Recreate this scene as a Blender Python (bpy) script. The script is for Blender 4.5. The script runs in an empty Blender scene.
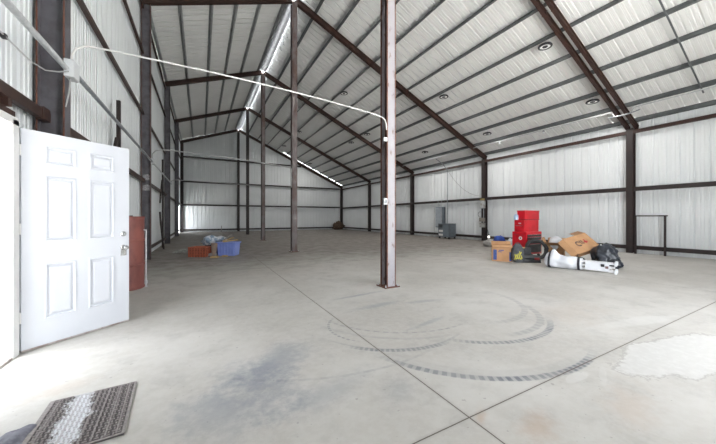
import bpy, bmesh, math, random
from mathutils import Vector, Matrix, noise as mnoise
random.seed(7)
SC = bpy.context.scene
COL = SC.collection
PI = math.pi
V = Vector

# ------------------------------------------------------------------ materials
class NX:
    """a node socket with arithmetic"""
    def __init__(s, t, k): s.t = t; s.k = k
    def _m(s, op, *o, clamp=False):
        n = s.t.nodes.new('ShaderNodeMath'); n.operation = op; n.use_clamp = clamp
        for i, v in enumerate((s,) + o):
            if isinstance(v, NX): s.t.links.new(v.k, n.inputs[i])
            else: n.inputs[i].default_value = v
        return NX(s.t, n.outputs[0])
    def __add__(s, o): return s._m('ADD', o)
    def __sub__(s, o): return s._m('SUBTRACT', o)
    def __mul__(s, o): return s._m('MULTIPLY', o)
    def __truediv__(s, o): return s._m('DIVIDE', o)
    def abs(s): return s._m('ABSOLUTE')
    def lt(s, o): return s._m('LESS_THAN', o)
    def gt(s, o): return s._m('GREATER_THAN', o)
    def sqrt(s): return s._m('SQRT')
    def sin(s): return s._m('SINE')
    def atan2(s, o): return s._m('ARCTAN2', o)
    def max(s, o): return s._m('MAXIMUM', o)
    def step(s, a, b):
        """1 below a, falling to 0 at b (or the other way when a > b)"""
        n = s.t.nodes.new('ShaderNodeMapRange'); n.interpolation_type = 'SMOOTHSTEP'
        s.t.links.new(s.k, n.inputs['Value'])
        lo, hi = (a, b) if a < b else (b, a)
        n.inputs['From Min'].default_value = lo; n.inputs['From Max'].default_value = hi
        n.inputs['To Min'].default_value = 1.0 if a < b else 0.0
        n.inputs['To Max'].default_value = 0.0 if a < b else 1.0
        return NX(s.t, n.outputs['Result'])

def new_mat(name):
    m = bpy.data.materials.new(name); m.use_nodes = True
    t = m.node_tree; b = t.nodes['Principled BSDF']
    return m, t, b
def coords(t, scale=(1, 1, 1)):
    tc = t.nodes.new('ShaderNodeTexCoord'); mp = t.nodes.new('ShaderNodeMapping')
    mp.inputs['Scale'].default_value = scale
    t.links.new(tc.outputs['Object'], mp.inputs['Vector']); return mp.outputs['Vector']
def noise(t, vec, scale, detail=4, rough=.55, dist=0):
    n = t.nodes.new('ShaderNodeTexNoise'); n.inputs['Scale'].default_value = scale
    n.inputs['Detail'].default_value = detail; n.inputs['Roughness'].default_value = rough
    n.inputs['Distortion'].default_value = dist
    t.links.new(vec, n.inputs['Vector']); return NX(t, n.outputs[0])
def mixc(t, fac, a, b):
    n = t.nodes.new('ShaderNodeMix'); n.data_type = 'RGBA'
    for s, v in ((0, fac), (6, a), (7, b)):
        if isinstance(v, NX): t.links.new(v.k, n.inputs[s])
        elif hasattr(v, 'is_output'): t.links.new(v, n.inputs[s])
        elif isinstance(v, (tuple, list)): n.inputs[s].default_value = tuple(v)[:3] + (1,)
        else: n.inputs[s].default_value = v
    return n.outputs[2]
def bump(t, b, h, strength=.2, dist=.01):
    n = t.nodes.new('ShaderNodeBump'); n.inputs['Strength'].default_value = strength; n.inputs['Distance'].default_value = dist
    t.links.new(h.k, n.inputs['Height']); t.links.new(n.outputs[0], b.inputs['Normal'])
MATS = {}
def M(name, c, c2=None, rough=.5, metal=0., scale=6., lo=.42, hi=.62, bmp=0., stretch=(1, 1, 1), bscale=None, spec=None, emit=None, trans=0):
    """a surface of colour c that wears towards c2 in noisy patches"""
    if name in MATS: return MATS[name]
    m, t, b = new_mat(name)
    b.inputs['Base Color'].default_value = (*c, 1); b.inputs['Roughness'].default_value = rough; b.inputs['Metallic'].default_value = metal
    if spec is not None: b.inputs['Specular IOR Level'].default_value = spec
    v = coords(t, stretch)
    if c2 is not None:
        n = noise(t, v, scale)
        t.links.new(mixc(t, n.step(hi, lo), c, c2), b.inputs['Base Color'])
    if bmp: bump(t, b, noise(t, v, bscale or scale * 3), bmp)
    if emit: b.inputs['Emission Color'].default_value = (*emit[0], 1); b.inputs['Emission Strength'].default_value = emit[1]
    if trans: b.inputs['Transmission Weight'].default_value = trans
    MATS[name] = m; return m

panel_white = M('white_wall_panel', (.775, .80, .81), (.73, .755, .765), .42, 0, .8, .35, .7)
roof_white = M('white_roof_panel', (.785, .79, .775), (.74, .745, .73), .45, 0, .7, .35, .7)
red_iron = M('red_oxide_steel', (.036, .0175, .0135), (.058, .025, .017), .55, 0, 3, .4, .7, .05)
dark_iron = M('dark_primer_steel', (.024, .0175, .0175), (.034, .021, .019), .55, 0, 3, .4, .7, .05)
rust_edge = M('rusty_steel_edge', (.15, .06, .036), (.09, .036, .026), .7, 0, 9, .4, .65, .1)
grey_web = M('grey_primer_web', (.115, .11, .125), (.08, .073, .08), .5, 0, 5, .4, .65, .05)
pale_flange = M('dusty_pale_flange', (.33, .315, .335), (.17, .10, .085), .5, 0, 9, .56, .72, .05, (1, 1, .5))
dusty_flange = M('dusty_brown_flange', (.16, .135, .135), (.10, .06, .05), .55, 0, 6, .4, .65, .05, (1, 1, .4))
purlin_grey = M('grey_purlin_paint', (.135, .145, .15), (.11, .118, .122), .36, .25, 4, .4, .65)
purlin_pale = M('pale_purlin_paint', (.36, .375, .385), (.28, .295, .30), .4, .15, 4, .4, .65)
galv = M('galvanised_conduit', (.60, .615, .63), (.50, .515, .53), .4, .25, 20, .4, .6)
galv_dark = M('weathered_conduit', (.33, .35, .37), (.26, .28, .30), .42, .3, 20, .4, .6)
def mat_ridge():
    m, t, b = new_mat('ridge_sheet_glow'); v = coords(t, (1, .6, 1))
    n = noise(t, v, 9)
    t.links.new(mixc(t, n.step(.62, .4), (.80, .82, .85), (.62, .64, .67)), b.inputs['Base Color'])
    b.inputs['Roughness'].default_value = .35
    bump(t, b, noise(t, v, 25), .25)
    tr = t.nodes.new('ShaderNodeBsdfTranslucent'); tr.inputs[0].default_value = (.9, .95, 1, 1)
    mx = t.nodes.new('ShaderNodeMixShader'); mx.inputs[0].default_value = .012  # translucency added to brighten the liner with daylight from above
    t.links.new(b.outputs[0], mx.inputs[1]); t.links.new(tr.outputs[0], mx.inputs[2])
    t.links.new(mx.outputs[0], t.nodes['Material Output'].inputs['Surface']); return m
ridge_glow = mat_ridge()
white_cable = M('white_cable', (.72, .72, .70), None, .45)
grey_cable = M('grey_cable', (.42, .42, .42), None, .5)
black_rubber = M('black_rubber', (.018, .018, .02), (.03, .03, .032), .6, 0, 14, .4, .6, .1)
black_plastic = M('black_plastic', (.022, .022, .026), (.034, .034, .038), .45, 0, 8)
door_white = M('white_door_paint', (.60, .615, .66), (.57, .585, .63), .38, 0, 2, .4, .7)
trim_white = M('white_trim_paint', (.78, .775, .76), (.72, .715, .70), .45, 0, 4)
sill_grey = M('threshold_aluminium', (.42, .38, .36), (.28, .22, .20), .45, .3, 12)
chrome = M('brushed_nickel', (.62, .62, .62), (.5, .5, .5), .25, .9, 30)
tool_red = M('red_enamel', (.62, .008, .02), (.52, .006, .015), .3, 0, 3)
tool_red_dark = M('dark_red_enamel', (.33, .006, .014), None, .35)
cardboard = M('brown_cardboard', (.52, .29, .145), (.45, .245, .12), .8, 0, 4, .4, .65, .05)
cardboard_in = M('cardboard_inside', (.36, .20, .10), (.30, .16, .08), .85, 0, 4)
tape_tan = M('packing_tape', (.44, .26, .13), None, .3)
blue_ink = M('blue_print', (.035, .07, .24), (.06, .10, .30), .7, 0, 30, .4, .6)
black_ink = M('black_print', (.05, .03, .03), None, .7)
red_ink = M('red_print', (.45, .02, .03), None, .7)
white_fabric = M('white_canopy_fabric', (.74, .75, .79), (.66, .67, .72), .7, 0, 5, .4, .65, .6, (1, 1, 1), 11)
white_metal = M('white_frame_paint', (.74, .745, .76), (.6, .6, .62), .4, .2, 12)
strap_black = M('black_strap', (.03, .03, .04), None, .7)
bin_bag = M('black_bin_bag', (.022, .026, .034), (.04, .045, .06), .28, 0, 6, .4, .6, .8, (1, 1, 1), 9)
charcoal = M('charcoal_fabric', (.06, .065, .075), (.10, .105, .115), .75, 0, 10, .4, .6, .5, (1, 1, 1), 16)
yellow_print = M('yellow_print', (.62, .55, .08), None, .6)
wood_tan = M('bare_pine', (.62, .43, .19), (.5, .33, .14), .7, 0, 20, .4, .6, .05, (1, 8, 1))
wood_dark = M('weathered_wood', (.07, .045, .03), (.12, .08, .05), .85, 0, 10)
blue_cloth = M('blue_cloth', (.02, .06, .33), (.03, .09, .42), .7, 0, 8, .4, .6, .6)
white_plastic = M('white_plastic', (.74, .76, .78), None, .45)
pale_blue_plastic = M('pale_blue_plastic', (.42, .58, .78), (.6, .72, .85), .35, 0, 8)
tote_blue = M('blue_tote_plastic', (.29, .37, .80), (.25, .33, .74), .4, 0, 5)
tote_dark = M('navy_plastic', (.015, .02, .09), None, .5)
crate_red = M('red_crate_plastic', (.50, .135, .075), (.42, .11, .065), .55, 0, 8)
crate_dark = M('dark_crate_inside', (.06, .02, .016), None, .7)
boot_brown = M('brown_boot_leather', (.34, .25, .20), (.26, .19, .16), .7, 0, 9)
boot_grey = M('grey_boot_foot', (.33, .32, .32), (.25, .24, .24), .7, 0, 9)
tank_red = M('rusty_red_tank', (.27, .085, .068), (.19, .06, .052), .55, 0, 4, .42, .66, .15, (1, 1, .5))
panel_grey = M('grey_electrical_enamel', (.16, .185, .21), (.135, .155, .175), .45, .2, 5)
panel_light = M('pale_grey_panel_door', (.42, .46, .50), (.36, .40, .44), .4, .2, 5)
vent_dark = M('dark_vent', (.025, .027, .03), None, .6)
label_white = M('white_label', (.72, .72, .70), None, .6)
paper_white = M('torn_white_sticker', (.62, .61, .64), (.3, .29, .3), .7, 0, 30, .38, .46)
bulb_lit = M('lit_bulb', (.9, .9, .85), None, .4, emit=((1, .95, .85), 3))
lens_lit = M('lamp_lens', (.8, .8, .78), None, .35, emit=((1, .98, .95), .35))
asphalt = M('outside_gravel', (.48, .48, .47), (.43, .43, .42), .9, 0, 2)

def mat_worn():
    """door mat rubber, dark weave with a shape of white grit trodden into the middle"""
    m, t, b = new_mat('doormat_rubber'); v = coords(t)
    sp = t.nodes.new('ShaderNodeSeparateXYZ'); t.links.new(v, sp.inputs[0])
    x = NX(t, sp.outputs[0]); y = NX(t, sp.outputs[1]); z = NX(t, sp.outputs[2])
    n = noise(t, v, 7, 3); n2 = noise(t, v, 60, 3)
    base = mixc(t, z.lt(.0095) * .85, mixc(t, n2.step(.4, .65), (.31, .28, .27), (.23, .205, .20)), (.06, .052, .052))
    d = ((x + .055 + y * .04).abs() / .085 + (y * .55).abs() / .5 + (n - .5) * 1.6 + (n2 - .5) * 1.6 + (z.lt(.0115)) * .0)
    base = mixc(t, d.step(.72, .98) * (z.lt(.0095) * .45 + .5), base, (.74, .75, .78))
    t.links.new(base, b.inputs['Base Color']); b.inputs['Roughness'].default_value = .85
    return m

def mat_floor():
    m, t, b = new_mat('worn_concrete')
    v = coords(t)
    sp = t.nodes.new('ShaderNodeSeparateXYZ'); t.links.new(v, sp.inputs[0])
    X = NX(t, sp.outputs[0]); Y = NX(t, sp.outputs[1])
    n1 = noise(t, v, .55, 6, .6); n2 = noise(t, v, 2.6, 6, .65); n3 = noise(t, v, 14, 5, .7); n4 = noise(t, v, 60, 3, .6)
    c = mixc(t, n1.step(.66, .36), (.44, .418, .385), (.545, .525, .495))
    c = mixc(t, n2.step(.70, .46) * .5, c, (.36, .345, .325))
    c = mixc(t, n3.step(.60, .42) * .22, c, (.58, .57, .55))
    # brown dust mixed with painted-in dimness, stronger towards the back of the hall
    dust_dim = ((Y + (n1 - .5) * 5 + (n2 - .5) * 2 + (X - 3).abs() * .12)).step(10.5, 5.6)
    c = mixc(t, dust_dim * (n2.step(.7, .35) * .25 + .65), c, (.145, .123, .105))
    # fine dark grit
    c = mixc(t, n3.step(.70, .60) * .0 + (noise(t, v, 22, 2, .5).step(.74, .70)) * .5, c, (.25, .235, .22))
    def blob(cx, cy, rx, ry, rot=0, edge=.5, w=.35):
        ca, sa = math.cos(rot), math.sin(rot)
        dx, dy = X - cx, Y - cy
        u = (dx * ca + dy * sa) / rx; w_ = (dy * ca - dx * sa) / ry
        return ((u * u + w_ * w_).sqrt() + (n2 - .5) * edge * 2 + (n3 - .5) * edge).step(1 - w, 1.0)
    # trodden dust, bluish grey
    blue = (.235, .25, .285)
    for a in ((.36, 2.25, .34, .60, .45, 1.0, 1., .72), (.15, 2.05, .45, .45, .3, 1.0, 1., .5), (.62, 2.55, .55, .30, .6, 1., 1., .6), (.80, 1.90, .5, .22, .3, .9, .9, .35), (2.2, 3.46, .6, .11, .1, .8, .9, .5),
              (2.16, 4.05, .6, .07, .1, .8, .9, .55), (2.9, 3.3, .5, .08, -.2, .8, .9, .4), (2.3, 2.6, .5, .06, .2, .8, .9, .4), (1.25, 1.7, .3, .2, .8, .8, .9, .25)):
        c = mixc(t, blob(*a[:7]) * a[7], c, blue)
    # tan stains
    for a in ((1.78, 1.02, .22, .14, .2, .7, .8, .45), (2.5, .85, .5, .2, .3, .8, .9, .25), (4.2, 2.0, .9, .5, 0, .8, .9, .15), (-.9, 2.85, .35, .12, .4, .8, .9, .2), (1.52, 1.22, .12, .05, .6, .6, .9, .5)):
        c = mixc(t, blob(*a[:7]) * a[7], c, (.42, .29, .205))
    # bleached patches with a dark tide line
    tide = blob(3.95, .86, .98, .33, -.18, .45, .06); core = blob(3.95, .86, .95, .315, -.18, .45, .10)
    c = mixc(t, tide * .75, c, (.33, .31, .29)); c = mixc(t, core * (n3.step(.3, .6) * .2 + .6), c, (.62, .61, .59))
    for a in ((2.56, 1.17, .16, .05, 0, .5, .2, .7), (4.6, 1.45, .7, .12, -.2, .6, .3, .55), (2.75, 1.08, .2, .03, .4, .6, .3, .4)):
        c = mixc(t, blob(*a[:7]) * a[7] * .6, c, (.60, .59, .57))
    # tyre marks: arcs broken into tread blocks
    def arc(cx, cy, r, a0, a1, w, blocks, amt, mid=0.):
        dx, dy = X - cx, Y - cy
        ring = ((dx * dx + dy * dy).sqrt() - r + (n3 - .5) * .02).abs()
        ang = dy.atan2(dx)
        am, ah = math.radians((a0 + a1) / 2), math.radians(abs(a1 - a0) / 2)
        co = (dx * math.cos(am) + dy * math.sin(am)) / (dx * dx + dy * dy).sqrt().max(.001)
        inside = co.step(math.cos(ah * .62), math.cos(ah)) if False else co.step(math.cos(ah * .55), math.cos(ah)) 
        tread = ((ang * blocks).sin() * .5 + .5).step(.80, .25) * (1 - mid) if False else ((ang * blocks).sin()).step(.2, -.6)
        return ring.step(w * .55, w) * inside * (tread * (1 - mid) + mid) * (n2.step(.30, .55) * .45 + .55) * amt
    ink = (.12, .13, .16)
    for a in ((2.72, 2.648, 1.40, -165, -66, .042, 128, 1.0, .45), (2.72, 2.648, 1.34, -170, -70, .09, 62, .14, .9), (2.032, 3.114, 1.008, -145, -80, .036, 128, .95, .4), (2.032, 3.114, .985, -165, -60, .02, 66, .35, .7),
              (3.037, 2.838, 1.076, -145, -45, .042, 120, .95, .4), (3.10, 2.90, 1.0, -110, -20, .05, 58, .5, .5), (1.737, 2.888, .495, 120, 230, .018, 50, .7, .2), (2.444, 3.52, 1.148, -175, -70, .02, 70, .5, .3),
              (2.444, 3.52, 1.30, -170, -90, .03, 70, .22, .8), (1.4, 3.9, 1.9, -140, -70, .02, 70, .3, .5), (3.3, 3.1, .9, -120, 10, .05, 58, .35, .5)):
        c = mixc(t, arc(*a), c, ink)
    # saw-cut control joints
    jx = X - 1.457; jy = Y - 1.2505
    wob = (n3 - .5) * .004
    j = (jx + wob).abs().lt(.0045).max((jy + wob).abs().lt(.004))
    for yy in (7.35, 13.4, 19.4, 25.4): j = j.max((Y - yy).abs().lt(.004))
    for xx in (7.5, ): j = j.max((X - xx).abs().lt(.004))
    c = mixc(t, ((jx.abs()).step(.004, .03).max((jy.abs()).step(.004, .025))) * .3, c, (.30, .27, .24))
    c = mixc(t, j * .9, c, (.085, .065, .055))
    t.links.new(c, b.inputs['Base Color'])
    b.inputs['Roughness'].default_value = .62; b.inputs['Specular IOR Level'].default_value = .35
    bump(t, b, n3 * .7 + n4 * .3, .12, .004)
    return m
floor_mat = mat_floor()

# ------------------------------------------------------------------ mesh builder
class MB:
    def __init__(s): s.v = []; s.f = []; s.mi = []; s.cur = 0
    def slot(s, i): s.cur = i; return s
    def add(s, vs, fs):
        o = len(s.v); s.v += [V(p) for p in vs]
        for f in fs: s.f.append([i + o for i in f]); s.mi.append(s.cur)
        return s
    def box(s, x0, x1, y0, y1, z0, z1):
        return s.hexa([(x0, y0, z0), (x1, y0, z0), (x1, y1, z0), (x0, y1, z0), (x0, y0, z1), (x1, y0, z1), (x1, y1, z1), (x0, y1, z1)])
    def hexa(s, p): return s.add(p, [(3, 2, 1, 0), (4, 5, 6, 7), (0, 1, 5, 4), (1, 2, 6, 5), (2, 3, 7, 6), (3, 0, 4, 7)])
    def obox(s, o, a, b, c):
        o, a, b, c = V(o), V(a), V(b), V(c)
        return s.hexa([o, o + a, o + a + b, o + b, o + c, o + a + c, o + a + b + c, o + b + c])
    def prism(s, prof, p, q, xa, ya, caps=True):
        """2-D profile swept straight from p to q; profile axes xa, ya"""
        p, q, xa, ya = V(p), V(q), V(xa), V(ya); n = len(prof)
        vs = [p + xa * a + ya * b for a, b in prof] + [q + xa * a + ya * b for a, b in prof]
        fs = [(i, (i + 1) % n, n + (i + 1) % n, n + i) for i in range(n)]
        if caps: fs += [tuple(range(n - 1, -1, -1)), tuple(range(n, 2 * n))]
        return s.add(vs, fs)
    def tube(s, pts, r, seg=8, cap=True, rr=None):
        pts = [V(p) for p in pts]; n = len(pts); rings = []
        up = V((0, 0, 1))
        prev = None
        for i, p in enumerate(pts):
            d = (pts[min(i + 1, n - 1)] - pts[max(i - 1, 0)]).normalized()
            if prev is None:
                a = up if abs(d.z) < .9 else V((1, 0, 0))
                u = d.cross(a).normalized()
            else:
                u = (prev - d * prev.dot(d))
                u = u.normalized() if u.length > 1e-6 else d.orthogonal().normalized()
            prev = u; w = d.cross(u)
            rad = rr[i] if rr else r
            rings.append([p + (u * math.cos(2 * PI * k / seg) + w * math.sin(2 * PI * k / seg)) * rad for k in range(seg)])
        vs = [q for R in rings for q in R]; fs = []
        for i in range(n - 1):
            for k in range(seg):
                k2 = (k + 1) % seg
                fs.append((i * seg + k, i * seg + k2, (i + 1) * seg + k2, (i + 1) * seg + k))
        if cap: fs += [tuple(range(seg - 1, -1, -1)), tuple(range((n - 1) * seg, n * seg))]
        return s.add(vs, fs)
    def lathe(s, prof, c=(0, 0, 0), seg=20, axis='z', ring=False):
        c = V(c); vs = []; fs = []; n = len(prof)
        for k in range(seg):
            a = 2 * PI * k / seg
            for r, z in prof:
                p = V((r * math.cos(a), r * math.sin(a), z))
                if axis == 'x': p = V((p.z, p.x, p.y))
                if axis == 'y': p = V((p.y, p.z, p.x))
                vs.append(c + p)
        for k in range(seg):
            k2 = (k + 1) % seg
            for i in range(n - 1): fs.append((k * n + i, k2 * n + i, k2 * n + i + 1, k * n + i + 1))
        if ring:
            for k in range(seg): k2 = (k + 1) % seg; fs.append((k * n + n - 1, k2 * n + n - 1, k2 * n, k * n))
            return s.add(vs, fs)
        if prof[0][0] > 1e-6: fs.append(tuple(k * n for k in range(seg - 1, -1, -1)))
        if prof[-1][0] > 1e-6: fs.append(tuple(k * n + n - 1 for k in range(seg)))
        return s.add(vs, fs)
    def build(s, name, mats, parent=None, local=False, smooth=False, bevel=0, origin=None, sub=0, autosmooth=None):
        if not isinstance(mats, (list, tuple)): mats = [mats]
        me = bpy.data.meshes.new(name)
        vs = s.v
        if parent is not None and not local: off = V(PLOC[parent.name])
        elif parent is None:
            if origin is None:
                xs = [p.x for p in vs]; ys = [p.y for p in vs]; zs = [p.z for p in vs]
                origin = ((min(xs) + max(xs)) / 2, (min(ys) + max(ys)) / 2, min(zs))
            off = V(origin)
        else: off = V((0, 0, 0))
        me.from_pydata([p - off for p in vs], [], s.f)
        for m in mats: me.materials.append(m)
        for p, i in zip(me.polygons, s.mi): p.material_index = min(i, len(mats) - 1)
        bm = bmesh.new(); bm.from_mesh(me)
        bmesh.ops.remove_doubles(bm, verts=bm.verts, dist=1e-6)
        bmesh.ops.recalc_face_normals(bm, faces=bm.faces); bm.to_mesh(me); bm.free()
        if smooth:
            for p in me.polygons: p.use_smooth = True
            if autosmooth:
                me.set_sharp_from_angle(angle=math.radians(autosmooth))
        o = bpy.data.objects.new(name, me); COL.objects.link(o)
        if parent is not None: o.parent = parent
        else: o.location = off; PLOC[o.name] = tuple(off)
        if parent is not None: PLOC[o.name] = tuple(off) if not local else (0, 0, 0)
        if bevel:
            b = o.modifiers.new('bevel', 'BEVEL'); b.width = bevel; b.segments = 2; b.limit_method = 'ANGLE'; b.angle_limit = math.radians(40)
        if sub:
            b = o.modifiers.new('sub', 'SUBSURF'); b.levels = sub; b.render_levels = sub
        return o
PLOC = {}
def tag(o, label, cat, group=None, kind=None):
    o['label'] = label; o['category'] = cat
    if group: o['group'] = group
    if kind: o['kind'] = kind
    return o
def thing(name, label, cat, loc=(0, 0, 0), rz=0, group=None, kind=None):
    o = bpy.data.objects.new(name, None); COL.objects.link(o)
    o.empty_display_size = .1
    o.location = loc; o.rotation_euler = (0, 0, rz); PLOC[o.name] = tuple(loc)
    return tag(o, label, cat, group, kind)
def struct(o): o['kind'] = 'structure'; return o
def ibeam(d, w, t=.012, tw=.009):
    """profile: web along first axis (depth d), flanges across second (width w)"""
    a, b = d / 2, w / 2
    return [(-a, -b), (-a + t, -b), (-a + t, -tw), (a - t, -tw), (a - t, -b), (a, -b), (a, b), (a - t, b), (a - t, tw), (-a + t, tw), (-a + t, b), (-a, b)]
def arcpts(c, r, a0, a1, n, ax, ay):
    c, ax, ay = V(c), V(ax), V(ay)
    return [c + ax * r * math.cos(a0 + (a1 - a0) * i / n) + ay * r * math.sin(a0 + (a1 - a0) * i / n) for i in range(n + 1)]
def sag(p, q, d, n=24):
    p, q = V(p), V(q)
    return [p.lerp(q, i / n) - V((0, 0, d * 4 * (i / n) * (1 - i / n))) for i in range(n + 1)]

# ------------------------------------------------------------------ dimensions (metres)
FY = [4.32, 10.34, 16.32, 22.28, 28.14]          # frames
Y0, Y1 = -1.70, 28.32                            # end walls
XL, XR = -1.55, 13.32                            # panel planes of the long walls
RX = 2.96                                        # ridge
SR, SL = .458, .363
cR, cL = math.cos(math.atan(SR)), math.cos(math.atan(SL))
def zbR(x): return 4.369 + (13.09 - x) * SR      # underside of the right rafters
def zbL(x): return 7.468 + (x + 1.28) * SL
TR, TL = .20 / cR, .20 / cL
def zpR(x): return zbR(x) + 2 * TR               # roof sheet
def zpL(x): return zbL(x) + TL + .105 / cL
def ztop(x): return zpR(x) if x > RX else zpL(x)

# ------------------------------------------------------------------ floor and ground
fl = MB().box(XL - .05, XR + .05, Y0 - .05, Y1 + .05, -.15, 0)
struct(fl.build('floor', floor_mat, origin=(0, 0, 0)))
g = MB().box(-40, 50, -40, 60, -.30, -.16)
struct(g.build('ground', asphalt, origin=(0, 0, -.3)))

# ------------------------------------------------------------------ ribbed sheet metal
PITCH = .305
RIB = [(0, 0), (.024, 0), (.036, .038), (.072, .038), (.084, 0), (.136, 0), (.143, .010), (.167, .010), (.174, 0), (.216, 0), (.223, .010), (.247, .010), (.254, 0), (.305, 0)]
def ribbed(mb, a0, a1, place, phase=0.):
    """strips of ribbed sheet between a0 and a1 along the wall; place(a, off) -> (low point, high point)"""
    xs = []
    k = math.floor((a0 - phase) / PITCH) - 1
    while phase + k * PITCH < a1:
        for u, o in RIB[:-1]:
            a = phase + k * PITCH + u
            if a0 < a < a1: xs.append((a, o))
        k += 1
    xs = [(a0, xs[0][1] if xs else 0)] + xs + [(a1, xs[-1][1] if xs else 0)]
    vs = []; fs = []
    for i, (a, o) in enumerate(xs):
        lo, hi = place(a, o); vs += [lo, hi]
        if i: fs.append((2 * i - 2, 2 * i, 2 * i + 1, 2 * i - 1))
    mb.add(vs, fs)
# left wall, with the walk door opening and a gap near the far gable
DY0, DY1, DZ = 2.74, 3.76, 2.10
GY0, GY1, GZ = 27.0, 27.7, 7.0
zl_top = zpL(XL) - .01
mb = MB()
for a0, a1, z0 in ((Y0, DY0, 0), (DY0, DY1, DZ), (DY1, GY0, 0), (GY0, GY1, 2.15), (GY1, Y1, 0)):
    ribbed(mb, a0, a1, lambda a, o, z0=z0: ((XL - o, a, z0), (XL - o, a, zl_top)))
struct(mb.build('wall_left', panel_white, origin=(XL, 12, 0)))
mb = MB(); ribbed(mb, Y0, Y1, lambda a, o: ((XR + o, a, 0), (XR + o, a, zpR(XR) - .01)), .12)
struct(mb.build('wall_right', panel_white, origin=(XR, 12, 0)))
mb = MB(); ribbed(mb, XL, RX, lambda a, o: ((a, Y1 + o, 0), (a, Y1 + o, zpL(a) - .0))); ribbed(mb, RX, XR, lambda a, o: ((a, Y1 + o, 0), (a, Y1 + o, zpR(a) - (.022 if a > 7 else 0))))
struct(mb.build('wall_back', panel_white, origin=(RX, Y1, 0)))
# wall behind the camera, with the open overhead door that lets the day in
OX0, OX1, OZ = 3.4, 6.4, 4.4
mb = MB()
for a0, a1, z0 in ((XL, OX0, 0), (OX0, OX1, OZ), (OX1, XR, 0)):
    for b0, b1 in ((a0, min(a1, RX)), (max(a0, RX), a1)):
        if b1 > b0: ribbed(mb, b0, b1, lambda a, o, z0=z0: ((a, Y0 - o, z0), (a, Y0 - o, ztop(a))))
struct(mb.build('wall_front', panel_white, origin=(RX, Y0, 0)))
# roof sheets, ribs running down the slopes
mb = MB()
nR = V((SR, 0, 1)).normalized(); nL = V((-SL, 0, 1)).normalized()
def roofR(a, o): return (V((XR + .15, a, zpR(XR + .15))) + nR * o, V((RX + .06, a, zpR(RX + .06))) + nR * o)
def roofL(a, o): return (V((XL - .15, a, zpL(XL - .15))) + nL * o, V((RX - .06, a, zpL(RX - .06))) + nL * o)  # both sheets stop short of the ridge, a gap added to light the liner
ribbed(mb, Y0 - .1, Y1 + .1, roofR); ribbed(mb, Y0 - .1, Y1 + .1, roofL, .1)
mb.box(RX - .15, RX + .15, Y0 - .1, FY[0] + .13, zpR(RX) + .035, zpR(RX) + .045)
for y in FY[1:]: mb.box(RX - .15, RX + .15, y - .13, y + .13 if y < 28 else Y1 + .1, zpR(RX) + .035, zpR(RX) + .045)
struct(mb.build('ceiling', roof_white, origin=(RX, 12, 9)))

# ------------------------------------------------------------------ steel frames
def order(i): return ('nearest', 'second', 'third', 'fourth', 'farthest')[i]
RORD = ['nearest the camera', 'second from the camera', 'third from the camera', 'fourth from the camera', 'at the far gable wall']
def column(name, label, x, y, ztop_, d, w, axis, mats, group, bolts=True):
    """axis 'x': web in the frame plane, flanges facing +-x; axis 'y': flanges facing +-y"""
    t = thing(name, label, 'column', (x, y, 0), 0, group, 'thing')
    xa, ya = (V((1, 0, 0)), V((0, 1, 0))) if axis == 'x' else (V((0, 1, 0)), V((1, 0, 0)))
    mb = MB(); a, b = d / 2, w / 2
    p = V((x, y, .012)); H = V((0, 0, ztop_ - .012))
    def bx(u0, u1, v0, v1, sl):
        mb.slot(sl).obox(p + xa * u0 + ya * v0, xa * (u1 - u0), ya * (v1 - v0), H)
    e = .022 if axis == 'y' else .007
    bx(-a + .012, a - .012, -.006, .006, 1)                                   # web
    for sgn in (-1, 1):
        u0, u1 = (-a, -a + .012) if sgn < 0 else (a - .012, a)
        bx(u0, u1, -b + e, b - e, 0)
        bx(u0 - .0005, u1 + .0005, -b, -b + e, 2); bx(u0 - .0005, u1 + .0005, b - e, b, 2)
    mb.build('shaft', mats, t)
    if bolts:
        bp = MB().box(x - d / 2 - .05, x + d / 2 + .05, y - d / 2 - .045, y + d / 2 + .045, 0, .016)
        bp.build('base_plate', rust_edge, t)
        for sx in (-1, 1):
            for sy in (-1, 1):
                cx, cy = x + sx * (d / 2 + .025), y + sy * (d / 2 + .015)
                MB().lathe([(.016, 0), (.016, .014), (.009, .014), (.009, .035), (0, .035)], (cx, cy, .016), 6).build('anchor_bolt', galv, t)
    return t
for i, y in enumerate(FY):
    column('ridge_column', ['ridge column with pale dusty face and rusty edges, nearest the camera', 'ridge column with pale face right of the white cable, second in the centre row',
        'slim dark ridge column third in the centre row, behind the blue tote', 'dark ridge column fourth in the centre row, just before the gable', 'dark ridge column against the far gable wall under the roof peak'][i],
        RX, y + .02, zbR(RX) - .02, .21, .19, 'y', [[pale_flange, red_iron, rust_edge], [dusty_flange, dark_iron, dusty_flange], [dusty_flange, dark_iron, dark_iron], [dark_iron, dark_iron, dark_iron], [dark_iron, dark_iron, dark_iron]][i],
        'ridge columns down the middle', i < 3)
for i, y in enumerate(FY):
    column('wall_column', ['steel column with grey web and rusty flanges in the left wall, behind the white door', 'steel column in the left wall with torn white stickers, beside the red tank',
        'dark steel column in the left wall, second beyond the red tank', 'dark steel column in the left wall, third beyond the red tank', 'dark corner column where left wall meets the far gable'][i],
        -1.40, y, zbL(-1.40), .22, .165, 'x', [grey_web if i < 3 else dark_iron, grey_web if i < 4 else dark_iron, rust_edge if i < 2 else dark_iron], 'columns of the left wall', False)
for i, y in enumerate(FY):
    column('wall_column', ['dark column in the right wall between black steel frame and black bin bag', 'dark column in the right wall carrying the electrical gear',
        'dark column in the right wall, next beyond the grey electrical cabinet', 'dark column in the right wall, last before the far corner', 'dark corner column where right wall meets the far gable'][i],
        13.20, y if i else y + .07, zbR(13.20), .22, .20 if i else .19, 'x', [dark_iron, dark_iron, red_iron], 'columns of the right wall', False)
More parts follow.
